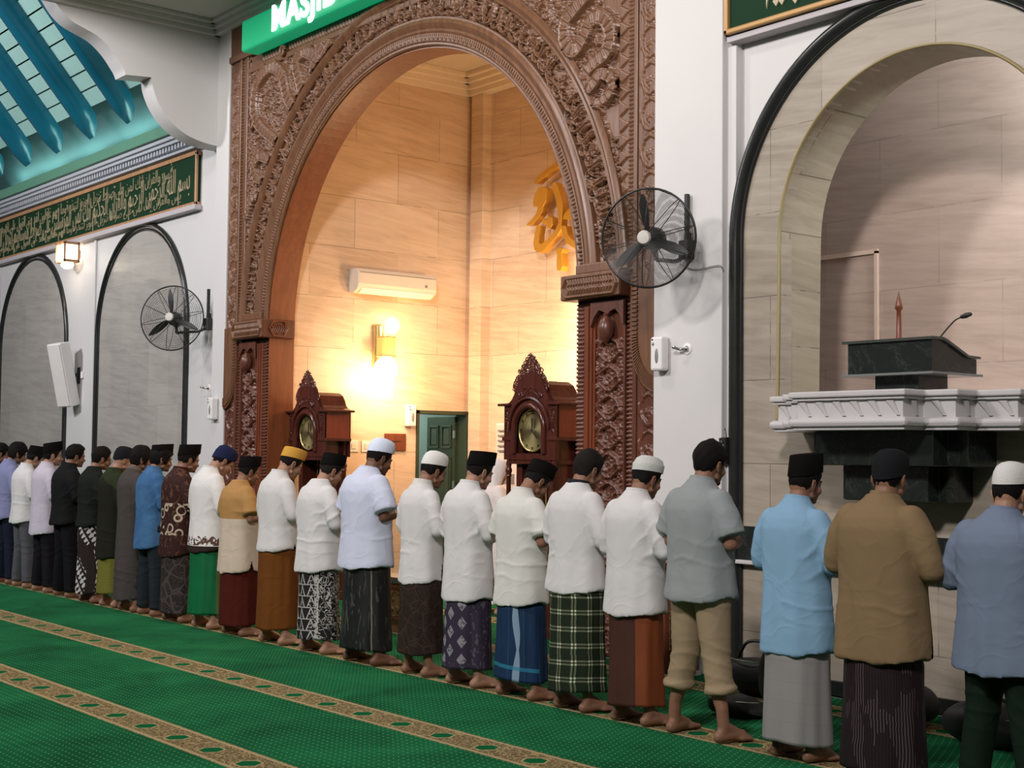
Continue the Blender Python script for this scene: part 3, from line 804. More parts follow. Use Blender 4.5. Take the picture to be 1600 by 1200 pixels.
    cap_ = pobj('capital', ca, 'wood_shaded', portal, None, 0.012)
    pobj('capital_top_moulding', B(XC + (-1 if side < 0 else 1) * (RO + 0.04), X(0.47), YF - 0.085, YF + 0.03, 3.17, 3.26), 'wood', portal, None, 0.015)
    xa, xb = sorted((x_in, x_out)); Lc = xb - xa
    cr_ = Relief(Lc, 0.215, 0.005)
    for k in range(int((Lc - 0.16) / 0.034)):
        x = 0.10 + k * 0.034
        cr_.stroke([(x, 0.05), (x + 0.02, 0.085), (x, 0.105)], 0.009, 0.02, 0.2); cr_.stroke([(x, 0.115), (x + 0.02, 0.135), (x, 0.168)], 0.009, 0.02, 0.2)
    lz = [(0.03, 0.107), (0.075, 0.028), (Lc - 0.075, 0.028), (Lc - 0.03, 0.107), (Lc - 0.075, 0.187), (0.075, 0.187), (0.03, 0.107)]
    cr_.stroke(lz, 0.011, 0.022, 0.3)
    o = hmesh('capital_carving', np.arange(xa + 0.004, xb - 0.004, 0.005), np.arange(2.96, 3.166, 0.005), lambda u, v: cr_.sample(u - xa, v - 2.955), lambda u, v, h: (u, YF - 0.133 - h, v), 'wood', portal, None, 0.004)
    if side < 0:
        # inner end of the left capital: six-sided carved rosette
        hx = MB(); yc, zc = 8.05, 3.063
        hexo = [(yc - 0.12, zc), (yc - 0.065, zc - 0.085), (yc + 0.065, zc - 0.085), (yc + 0.12, zc), (yc + 0.065, zc + 0.085), (yc - 0.065, zc + 0.085)]
        hx.tube([(x_in + 0.008, y, z) for y, z in hexo], 0.012, 6, False, True)
        for k in range(-3, 4):
            hx.tube([(x_in + 0.006, yc + k * 0.028 - 0.02, zc - 0.05), (x_in + 0.01, yc + k * 0.028 + 0.012, zc), (x_in + 0.006, yc + k * 0.028 - 0.008, zc + 0.05)], 0.007, 6)
        pobj('capital_rosette', hx, 'wood_red', portal, 50)
    # hanging pinecone ornament
    pc = MB(); xc_ = X(0.58)
    pc.lathe([(0.005, 2.83), (0.03, 2.82), (0.022, 2.80), (0.05, 2.77), (0.068, 2.72), (0.066, 2.66), (0.045, 2.61), (0.015, 2.585), (0.002, 2.56)], (xc_, YF - 0.055, 0), 18)
    pobj('hanging_bulb', pc, 'wood_shaded', portal, 60)
    st_ = MB()
    sg = [(X(0.38), 2.93), (X(0.38), 2.72), (X(0.42), 2.80), (X(0.48), 2.86), (X(0.545), 2.84), (X(0.58), 2.80), (X(0.615), 2.84), (X(0.68), 2.86), (X(0.74), 2.80), (X(0.78), 2.72), (X(0.78), 2.93)]
    st_.prism(sg, 1, YF - 0.05, YF)
    pobj('lobed_bracket', st_, 'wood_shaded', portal)
# top mouldings
def hstrip(name, z0, z1, Hf, x0=-15.0, x1=-8.25):
    hmesh(name, np.arange(x0, x1, 0.012), np.arange(z0, z1, 0.010), Hf, lambda u, v, h: (u, YF - h, v), 'wood', portal)
pobj('spandrel_top_moulding', B(-14.85, -8.45, YF - 0.045, YF + 0.03, 6.13, 6.20), 'wood', portal, None, 0.012)
hstrip('top_dentil_band', 6.20, 6.34, lambda u, v: np.where((u > -14.55) & (((u / 0.06) % 1.0) < 0.6) & (v > 6.215) & (v < 6.325), 0.03, 0.006))
pobj('top_cornice', MB().box(-15.3, -7.97, YF - 0.06, YF + 0.03, 6.34, 6.42).box(-15.3, -7.97, YF - 0.03, YF + 0.03, 6.42, 6.90), 'wood', portal, None, 0.012)
for p in [onY(450, 82, YF), onY(402, 196, YF)]:
    cu = MB(); cu.tube([(p.x + 0.06 * math.cos(t) * (1 - t / 12), YF - 0.07, p.z + 0.07 * math.sin(t) * (1 - t / 12)) for t in np.linspace(0, 7, 20)], 0.022, 8)
    pobj('corner_curl', cu, 'wood', portal, 60)

# ================================================================== sign over the portal
sg = empty('lit_sign', (-12.6, 7.72, 6.5)); tag(sg, 'green illuminated box sign with white MASJID lettering above the wooden arch', 'sign')
a = onY(376, 82, 7.70); b = onY(376, 34, 7.70)
zb, zt = a.z, b.z
pobj('sign_box', B(a.x, -9.6, 7.70, 7.93, zb, zt), 'sign_green', sg, None, 0.03)
def text(name, body, size, mat, loc, parent, ext=0.01, sx=1.0, sy=1.0, align='LEFT', rotx=PI / 2, bold=0.0, space=1.0):
    c = bpy.data.curves.new(name, 'FONT'); c.body = body; c.space_character = space; c.size = size; c.extrude = ext; c.align_x = align; c.offset = bold
    o = bpy.data.objects.new(name, c); COL.objects.link(o)
    bpy.context.view_layer.update()
    me = bpy.data.meshes.new_from_object(o.evaluated_get(bpy.context.evaluated_depsgraph_get()))
    bpy.data.objects.remove(o); bpy.data.curves.remove(c)
    me.transform(Matrix.Diagonal((sx, sy, 1, 1))); me.transform(Matrix.Rotation(rotx, 4, 'X')); me.transform(Matrix.Translation(Vector(loc)))
    me.materials.clear()
    off = Vector((0, 0, 0)); p = parent
    while p is not None: off += Vector(p.location); p = p.parent
    me.transform(Matrix.Translation(-off))
    o = link(name, me, mat); o.parent = parent
    return o
a2 = onY(424, 48, 7.69)
text('sign_lettering', 'MASJID A', 0.34, 'sign_white', (a2.x, 7.69, a2.z), sg, 0.008, 1.18, 1.15, 'LEFT', PI / 2, 0.012, 1.13)

# ================================================================== green calligraphy boards
AR = {'ا': 'ﺍﺎ', 'أ': 'ﺃﺄ', 'إ': 'ﺇﺈ', 'آ': 'ﺁﺂ', 'ب': 'ﺏﺐﺑﺒ', 'ت': 'ﺕﺖﺗﺘ', 'ث': 'ﺙﺚﺛﺜ', 'ج': 'ﺝﺞﺟﺠ', 'ح': 'ﺡﺢﺣﺤ', 'خ': 'ﺥﺦﺧﺨ', 'د': 'ﺩﺪ', 'ذ': 'ﺫﺬ', 'ر': 'ﺭﺮ', 'ز': 'ﺯﺰ',
      'س': 'ﺱﺲﺳﺴ', 'ش': 'ﺵﺶﺷﺸ', 'ص': 'ﺹﺺﺻﺼ', 'ض': 'ﺽﺾﺿﻀ', 'ط': 'ﻁﻂﻃﻄ', 'ظ': 'ﻅﻆﻇﻈ', 'ع': 'ﻉﻊﻋﻌ', 'غ': 'ﻍﻎﻏﻐ', 'ف': 'ﻑﻒﻓﻔ', 'ق': 'ﻕﻖﻗﻘ', 'ك': 'ﻙﻚﻛﻜ', 'ل': 'ﻝﻞﻟﻠ',
      'م': 'ﻡﻢﻣﻤ', 'ن': 'ﻥﻦﻧﻨ', 'ه': 'ﻩﻪﻫﻬ', 'و': 'ﻭﻮ', 'ي': 'ﻱﻲﻳﻴ', 'ى': 'ﻯﻰ', 'ء': 'ﺀ', 'ؤ': 'ﺅﺆ', 'ئ': 'ﺉﺊﺋﺌ', 'ة': 'ﺓﺔ'}
def shape_ar(s):
    out = []
    for w in s.split(' '):
        if w == 'الله': out.append('\ufdf2'); continue
        g = []; join = False
        for i, ch in enumerate(w):
            F = AR.get(ch)
            if F is None: g.append(ch); join = False; continue
            nxt = i + 1 < len(w) and w[i + 1] in AR and w[i + 1] != 'ء'
            dual = len(F) == 4
            if join and dual and nxt: c = F[3]
            elif join: c = F[1]
            elif dual and nxt: c = F[2]
            else: c = F[0]
            g.append(c); join = dual and nxt
        out.append(''.join(reversed(g)))
    return ' '.join(reversed(out))
gb = empty('calligraphy_board', (-20, 8.05, 5.1)); tag(gb, 'long dark green board with gilt Arabic script and a brown frame above the left arches', 'calligraphy board')
p0, p1 = onY(307, 236, 8.03), onY(310, 318, 8.03)
bz1, bz0, bx1 = p0.z, p1.z, p0.x
pobj('board', B(-29, bx1, 8.04, 8.10, bz0 + 0.03, bz1), 'green_board', gb)
frm = MB().box(-29, bx1 + 0.015, 8.02, 8.10, bz1 - 0.045, bz1 + 0.01).box(-29, bx1 + 0.015, 8.02, 8.10, bz0 - 0.005, bz0 + 0.04).box(bx1 - 0.02, bx1 + 0.015, 8.02, 8.055, bz0 - 0.005, bz1)
pobj('frame', frm, 'wood_tan', gb, None, 0.006)
pobj('lower_ledge', B(-29, bx1 + 0.05, 7.99, 8.10, bz0 - 0.07, bz0), 'soffit', gb, None, 0.01)
HT = bz1 - bz0
lineA = 'بسم الله الرحمن الرحيم والقرآن الحكيم إنك لمن المرسلين على صراط مستقيم تنزيل العزيز الرحيم لتنذر قوما ما أنذر آباؤهم'
lineB = 'يس والقرآن إنك لمن على صراط تنزيل العزيز لتنذر قوما فهم غافلون لقد حق القول على أكثرهم فهم لا يؤمنون'
XE = bx1 - 0.16
def ar_line(body, z, size, x_end, sx, sy, nm):
    o = text(nm, shape_ar(body), size, 'cream_letter', (x_end, 8.032, z), gb, 0.006, sx, sy, 'RIGHT', PI / 2, -0.004)
    return o
ar_line(lineA, bz0 + 0.22, 0.34, XE, 0.62, 1.35, 'script')
ar_line(lineB, bz0 + 0.44, 0.21, XE - 0.55, 0.85, 1.2, 'script')
ar_line(lineB, bz0 + 0.115, 0.19, XE - 0.25, 0.95, 1.0, 'script')
# right board
rb = empty('calligraphy_board', (-4.7, 7.9, 5.3)); tag(rb, 'dark green board in a gold frame at the top right over the pulpit arch', 'calligraphy board')
q = onY(1129.4, 56, 7.86)
pobj('board', B(q.x, -2.2, 7.89, 8.03, q.z, q.z + 0.9), 'green_board', rb)
f2 = MB().box(q.x, -2.2, 7.86, 8.03, q.z, q.z + 0.045).box(q.x, q.x + 0.045, 7.86, 8.03, q.z, q.z + 0.9).box(q.x, -2.2, 7.86, 8.03, q.z + .86, q.z + .905)
pobj('frame', f2, 'goldframe', rb, None, 0.012)
pobj('lower_ledge', B(q.x, -2.2, 7.90, 8.03, q.z - 0.05, q.z), 'soffit', rb, None, 0.006)
z_ = q.z + 0.34
# bits of the right board that reach into view: two lozenge dots and a tail
lz_ = MB()
for (x, y) in [(1213, 1), (1222, -1), (1243, -3)]:
    p = onY(x, y, 7.88); r_ = 0.032
    lz_.prism([(p.x - r_, p.z), (p.x, p.z - r_ * 1.3), (p.x + r_, p.z), (p.x, p.z + r_ * 1.3)], 1, 7.875, 7.89)
p = onY(1198, 14, 7.88)
lz_.prism([(p.x, p.z), (p.x + 0.018, p.z + 0.10), (p.x + 0.02, p.z + 0.3), (p.x - 0.01, p.z + 0.3), (p.x - 0.005, p.z + 0.1)], 1, 7.875, 7.89)
pobj('script', lz_, 'cream_letter', rb)

# ================================================================== mihrab fittings
# split air conditioner on the left wall
XW = -14.4
acx = empty('air_conditioner', (XW, 9.68, 3.58)); tag(acx, 'white split air conditioner high on the left marble wall inside the arch', 'air conditioner')
prof = [(0.0, 0.0), (0.10, -0.01), (0.19, 0.04), (0.215, 0.10), (0.21, 0.24), (0.17, 0.285), (0.0, 0.29)]
mb = MB().prism([(p[0], p[1]) for p in prof], 1, -0.58, 0.58)
obj('casing', mb, 'ac', acx, None, 0.012)
obj('louvre', MB().prism([(0.115, -0.016), (0.19, 0.03), (0.2, 0.055), (0.12, 0.0)], 1, -0.52, 0.54), 'plastic', acx, None, 0.004)
obj('front_seam', B(0.214, 0.219, -0.56, 0.56, 0.235, 0.24), 'greyp', acx)
obj('display_mark', B(0.212, 0.219, 0.40, 0.43, 0.12, 0.15), 'greyp', acx)
# wall sconce: amber shade, bright globes above and below
def pfix(name, y, z, lb):
    e = empty(name, (XW, y, z)); tag(e, lb, 'lamp'); return e
sc = pfix('wall_sconce', 9.52, 2.80, 'glowing brass wall lamp with amber shade beneath the air conditioner')
obj('back_plate', MB().lathe([(0.05, -0.12), (0.07, -0.1), (0.07, 0.4), (0.05, 0.42)], (0.02, 0, 0), 16), 'brass', sc, 40)
obj('arm', MB().tube([(0.03, 0, 0.0), (0.12, 0, -0.03), (0.20, 0, 0.0), (0.20, 0, 0.08)], 0.014), 'brass', sc, 60)
obj('lamp_shade', MB().lathe([(0.112, 0.02), (0.112, 0.25)], (0.20, 0, 0), 24, True), 'amber', sc, 40)
obj('shade_rim', MB().tube([(0.20 + 0.115 * math.cos(t), 0.115 * math.sin(t), 0.02) for t in np.linspace(0, 2 * PI, 24, endpoint=False)], 0.008, 6, False, True).tube([(0.20 + 0.115 * math.cos(t), 0.115 * math.sin(t), 0.25) for t in np.linspace(0, 2 * PI, 24, endpoint=False)], 0.008, 6, False, True), 'brass', sc, 60)
obj('lower_globe', MB().ell((0.20, 0, -0.14), (0.15, 0.15, 0.145)), 'lamp_warm', sc, 60)
obj('upper_globe', MB().ell((0.20, 0.09, 0.40), (0.085, 0.085, 0.10)), 'lamp_warm', sc, 60)
# switches, slot box, dispenser on the same wall
grp = 'white switch plates beside the left clock'
for k, (y, lb) in enumerate([(9.20, 'white square switch plate next to the left clock, the one nearer the clock'), (9.385, 'white square switch plate between the left clock and the brown slot box')]):
    e = empty('switch_plate', (XW, y, 1.66)); tag(e, lb, 'switch', grp)
    obj('plate', B(0, 0.012, -0.07, 0.07, 0, 0.135), 'plastic', e, None, 0.004)
    obj('rocker', B(0.012, 0.018, -0.03, 0.03, 0.035, 0.10), 'ac', e, None, 0.003)
e = empty('slot_box', (XW, 9.80, 1.68)); tag(e, 'small flat brown wooden box on the peach wall left of the green door', 'wall box')
obj('box_body', B(0, 0.03, -0.155, 0.155, 0, 0.21), 'wood_red', e, None, 0.006)
obj('slot', B(0.03, 0.034, -0.07, 0.07, 0.11, 0.12), 'black', e)
def dispenser(loc, rot, lb):
    e = empty('air_freshener', loc, rot); tag(e, lb, 'air freshener', 'white air freshener dispensers')
    obj('casing', B(-0.065, 0.065, -0.09, 0, 0, 0.27), 'plastic', e, None, 0.02)
    obj('grille', MB().ell((0.01, -0.088, 0.115), (0.022, 0.008, 0.062), None, 12, 8), 'greyp', e, 60)
    obj('nozzle', MB().ell((-0.03, -0.09, 0.21), (0.014, 0.006, 0.014), None, 12, 6), 'greyp', e, 60)
    obj('indicator', B(-0.045, -0.03, -0.093, -0.088, 0.24, 0.252), 'black', e)
    return e
dispenser((XW, 10.0, 1.98), PI / 2, 'white air freshener on the peach marble wall left of the green door')
p = onY(1037, 578, 7.9); dispenser((p.x, 7.9, p.z - 0.01), 0, 'white air freshener on the white pillar under the large right fan')
p = onY(337, 656, 7.98); d3 = dispenser((p.x, 7.98, p.z), 0, 'white air freshener on the narrow white wall left of the wooden portal')

# gold letters on the back wall, each its own piece
gl = empty('gold_calligraphy', (-12.9, 11.0, 3.8)); tag(gl, 'large raised gold Arabic lettering on the back wall of the mihrab', 'calligraphy')
def gpiece(pts, nm='letter_stroke', th=0.10, off=0.10):
    P = [onY(x, y, 11.0 - off - th) for x, y in pts]
    pobj(nm, MB().prism([(q.x, q.z) for q in P], 1, 11.0 - off - th, 11.0 - off), 'goldletter', gl, None, 0.004)
def L8(pts, ox=780, oy=230, s=5.714): return [(ox + x / s, oy + y / s) for x, y in pts]
gpiece(L8([(310, 325), (330, 270), (400, 210), (470, 160), (560, 105), (640, 60), (660, 110), (560, 155), (480, 205), (400, 265), (330, 325)]))
gpiece(L8([(235, 697), (290, 640), (330, 590), (345, 530), (305, 530), (300, 490), (315, 420), (350, 360), (385, 350), (430, 370), (420, 430), (415, 480), (390, 530), (385, 570), (340, 640), (290, 695)]))
gpiece(L8([(475, 315), (505, 312), (530, 380), (560, 490), (562, 560), (555, 650), (553, 730), (520, 790), (450, 860), (385, 935), (340, 942), (312, 915), (303, 860), (315, 770), (335, 695), (362, 700), (350, 780), (350, 850), (375, 865), (430, 820), (500, 740), (530, 660), (520, 560), (500, 450), (470, 370)]))
gpiece(L8([(565, 640), (580, 590), (620, 545), (680, 520), (760, 560), (740, 640), (650, 655)]))
gpiece(L8([(555, 700), (590, 700), (610, 780), (660, 830), (760, 850), (820, 800), (860, 860), (780, 930), (680, 910), (600, 860), (560, 780)]))
gpiece(L8([(380, 660), (390, 635), (425, 650), (430, 605), (470, 625), (475, 690), (450, 730), (425, 715), (415, 680), (395, 690)]))
gpiece(L8([(505, 930), (515, 895), (570, 905), (555, 945), (560, 1000), (565, 1060), (550, 1105), (515, 1100), (510, 1040), (515, 960)]))

# hidden sconce on the right wall lights the back wall
sc2 = copy_tree(sc); sc2.location = (-11.82, 11.0, 2.85); sc2.rotation_euler[2] = -PI / 2
tag(sc2, 'brass wall lamp on the back marble wall, right of the gold lettering', 'lamp')

# floor-standing air conditioner near the back wall
e = empty('standing_air_conditioner', (-12.94, 10.62, 0)); tag(e, 'tall pinkish white floor-standing air conditioner behind the right clock', 'air conditioner')
obj('cabinet', B(-0.27, 0.27, -0.18, 0.18, 0, 2.02), plain('pink_white_plastic', (0.74, 0.60, 0.52), 0.4), e, None, 0.02)
lv = MB()
for k in range(5): lv.box(-0.2, 0.25, -0.2, -0.17, 1.68 + k * 0.06, 1.70 + k * 0.06)
obj('louvre_grille', lv, 'greyp', e)
obj('control_panel', B(-0.1, 0.1, -0.186, -0.18, 1.3, 1.42), 'greyp', e, None, 0.004)

# ---- grandfather clocks
def make_clock():
    e = empty('grandfather_clock', (0, 0, 0))
    Wd, D = 0.37, 0.17
    hood_z0 = 1.80
    # plinth and trunk
    obj('plinth', MB().box(-0.30, 0.30, -D, D, 0, 0.40).box(-0.33, 0.33, -D - 0.03, D, 0, 0.10).box(-0.32, 0.32, -D - 0.02, D, 0.38, 0.44), 'wood_dark', e, None, 0.008)
    fr = MB().box(-0.27, -0.19, -0.12, D, 0.42, 1.82).box(0.19, 0.27, -0.12, D, 0.42, 1.82).box(-0.27, 0.27, -0.12, D, 0.42, 0.52).box(-0.27, 0.27, 0.13, D, 0.42, 1.82)
    obj('trunk', fr, 'wood_dark', e, None, 0.006)
    pend = MB().tube([(0, 0.02, 1.5), (0, 0.02, 0.8)], 0.008, 6).lathe([(0.001, -0.012), (0.08, -0.008), (0.08, 0.008), (0.001, 0.012)], (0, 0, 0), 20)
    pm = MB().tube([(0, 0.02, 1.65), (0, 0.02, 0.86)], 0.008, 6)
    pm.loft([[(0.085 * r * math.cos(t), y, 0.78 + 0.085 * r * math.sin(t)) for t in np.linspace(0, 2 * PI, 20, endpoint=False)] for r, y in [(0.1, 0.0), (1, 0.01), (1, 0.025), (0.1, 0.035)]])
    obj('pendulum', pm, 'brass', e, 40)
    for x in (-0.10, 0.10):
        obj('clock_weight', MB().lathe([(0.003, 1.72), (0.003, 1.32), (0.03, 1.31), (0.03, 1.06), (0.01, 1.05)], (x, 0.03, 0), 14), 'brass', e, 40)
    # hood: arched front with round glass
    hz = 1.80
    def hood_pts(grow=0.0):
        out = [(-Wd - grow, hz), (-Wd - grow, 2.10)]
        out += [(-Wd - 0.05, 2.115), (-0.30, 2.13), (-0.26, 2.16), (-0.225, 2.21), (-0.20, 2.27), (-0.165, 2.33), (-0.10, 2.39), (0, 2.41)]
        return out + [(-x, z) for x, z in reversed(out[:-1])]
    bd = MB().prism(hood_pts(), 1, -D - 0.02, -D + 0.02)
    R_ = 0.215; cz = 1.885
    arcp = [(-R_, 1.66)] + [(R_ * math.cos(t), cz + R_ * math.sin(t)) for t in np.linspace(PI, 0, 24)] + [(R_, 1.66)]
    o = link('hood_front', plate_with_hole([(-Wd, 1.60)] + hood_pts()[1:-1] + [(Wd, 1.60)] if False else [(-Wd, 1.60), *hood_pts()[1:-1], (Wd, 1.60)], arcp, -D - 0.02, -D + 0.02), 'wood_dark', e)
    # lower corners of the hood are open around the columns: front posts
    ring = MB().tube([(x, -D - 0.025, z) for x, z in arcp], 0.03, 8)
    obj('dial_arch_moulding', ring, 'wood_dark', e, 60)
    ring2 = MB().tube([((R_ + 0.07) * math.cos(t), -D - 0.03, cz + (R_ + 0.07) * math.sin(t)) for t in np.linspace(PI, 0, 24)], 0.016, 6)
    obj('outer_arch_bead', ring2, 'wood_dark', e, 60)
    for x_ in (-Wd, Wd - 0.02): obj('hood_side', B(x_, x_ + 0.02, -D, D, 1.80, 2.11), 'wood_mahog', e)
    obj('hood_back', B(-Wd, Wd, D - 0.015, D, 1.6, 2.11), 'wood_dark', e)
    obj('hood_base_moulding', MB().box(-Wd - 0.02, -0.26, -D - 0.03, D, 1.775, 1.81).box(0.26, Wd + 0.02, -D - 0.03, D, 1.775, 1.81).box(-0.30, 0.30, -D - 0.01, D, 1.56, 1.60), 'wood_dark', e, None, 0.006)
    # cornice and bell top running back
    obj('cornice', MB().box(-Wd - 0.07, -0.27, -D - 0.05, D + 0.01, 2.10, 2.125).box(0.27, Wd + 0.07, -D - 0.05, D + 0.01, 2.10, 2.125), 'wood_dark', e, None, 0.006)
    bt = [(-Wd - 0.02, 2.12), (-0.31, 2.15), (-0.27, 2.18), (-0.24, 2.24), (-0.20, 2.29), (-0.13, 2.325), (0, 2.335)]
    bt = bt + [(-x, z) for x, z in reversed(bt[:-1])]
    obj('bell_top', MB().prism(bt, 1, -D + 0.02, D), 'wood_dark', e)
    # pierced crest of small scrolls
    cr = MB(); r = random.Random(5)
    for k in range(46):
        t = PI * (0.06 + 0.88 * k / 45); bx, bz = 0.225 * math.cos(t), 2.20 + 0.215 * math.sin(t)
        lim = 0.055 + 0.11 * math.exp(-((t - PI / 2) / 0.45) ** 2)
        nn = int(lim / 0.022)
        for q in range(nn):
            rr = 0.012 + r.uniform(0, 0.006); cx, cz2 = bx * (1 + (q * 0.022) / 0.22 * (0.4 if abs(t - PI / 2) < 0.5 else 1)), bz + q * 0.024
            a0 = r.uniform(0, 6)
            cr.tube([(cx + rr * math.cos(a0 + s_), -D - 0.01, cz2 + rr * math.sin(a0 + s_)) for s_ in np.linspace(0, 4.6, 7)], 0.0055, 5)
    for k in range(5):
        cr.ell(((k - 2) * 0.03, -D - 0.01, 2.56 - abs(k - 2) * 0.035), (0.012, 0.01, 0.028), None, 8, 6)
    obj('pierced_crest', cr, 'wood_dark', e, 60)
    ca = MB()
    for k in range(26):
        a0 = r.uniform(0, 6); cx = r.uniform(-0.16, 0.16); cz2 = 2.165 + r.uniform(0, 0.13) * (1 - abs(cx) / 0.2)
        ca.tube([(cx + 0.02 * math.cos(a0 + s_), -D - 0.024, cz2 + 0.02 * math.sin(a0 + s_)) for s_ in np.linspace(0, 4.4, 7)], 0.006, 5)
    obj('hood_carving', ca, 'wood_dark', e, 60)
    for sx in (-1, 1):
        ca = MB()
        for k in range(8):
            ca.tube([(sx * 0.33 + 0.018 * math.cos(s_ + k), -D - 0.024, 1.86 + 0.027 * k + 0.018 * math.sin(s_ + k)) for s_ in np.linspace(0, 4.4, 7)], 0.005, 5)
        obj('side_carving', ca, 'wood_dark', e, 60)
    # dial
    dd = MB().loft([[(r_ * math.cos(t), y, 1.875 + r_ * math.sin(t)) for t in np.linspace(0, 2 * PI, 40, endpoint=False)] for r_, y in [(0.155, -0.135), (0.16, -0.15), (0.19, -0.15), (0.195, -0.13)]])
    dm = NT('brass_dial') if 'dial' not in M else None
    if dm:
        c_ = dm.sep(dm.coords()); ang = dm.math('ARCTAN2', dm.math('SUBTRACT', c_[2], 1.875), c_[0])
        s_ = dm.math('SINE', dm.add(dm.mul(ang, 3.0), 0.7)); n_ = dm.noise(dm.comb(dm.mul(ang, 8.0), 0.0, 0.0), 3.0, 3.0)
        M['dial'] = dm.done(dm.ramp(dm.add(dm.mul(s_, 0.3), dm.mul(n_, 0.8)), [(0.1, (0.10, 0.075, 0.028)), (0.9, (0.50, 0.42, 0.20))]), 0.38, 0.55)
    dial = obj('dial', dd, 'dial', e, 30)
    obj('dial_bezel', MB().tube([(0.195 * math.cos(t), -0.15, 1.875 + 0.195 * math.sin(t)) for t in np.linspace(0, 2 * PI, 40, endpoint=False)], 0.012, 8, False, True), 'brass', dial, 60)
    hn = MB().box(-0.006, 0.006, -0.162, -0.157, 1.875, 1.985)
    hb = MB(); hb.prism([(-0.008, 1.87), (0.075, 1.80), (0.085, 1.81), (0.0, 1.885)], 1, -0.166, -0.162)
    obj('minute_hand', hn, 'black', dial); obj('hour_hand', hb, 'black', dial)
    nu_ = MB()
    for k in range(12):
        t = k * PI / 6; nu_.box(0.165 * math.cos(t) - 0.006, 0.165 * math.cos(t) + 0.006, -0.156, -0.150, 1.875 + 0.165 * math.sin(t) - 0.012, 1.875 + 0.165 * math.sin(t) + 0.012)
    obj('hour_mark', nu_, 'black', dial)
    # columns
    col = [(0.026, 0.42), (0.026, 0.46), (0.02, 0.47), (0.022, 1.44), (0.030, 1.45), (0.024, 1.47), (0.032, 1.49), (0.032, 1.51), (0.022, 1.53), (0.028, 1.56), (0.018, 1.60), (0.014, 1.74), (0.026, 1.755), (0.026, 1.78)]
    for x in (-0.325, 0.325):
        for y in (-0.165, 0.12): obj('column', MB().lathe(col, (x, y, 0), 14), 'wood_dark', e, 50)
    return e
ck = make_clock(); ck.location = (-13.87, 8.42, 0); tag(ck, 'dark mahogany grandfather clock standing by the left jamb of the wooden arch', 'clock', 'grandfather clocks in the arch')
ck2 = copy_tree(ck); ck2.location = (-9.96, 8.46, 0); tag(ck2, 'dark mahogany grandfather clock by the right jamb of the wooden arch, brass dial in view', 'clock', 'grandfather clocks in the arch')

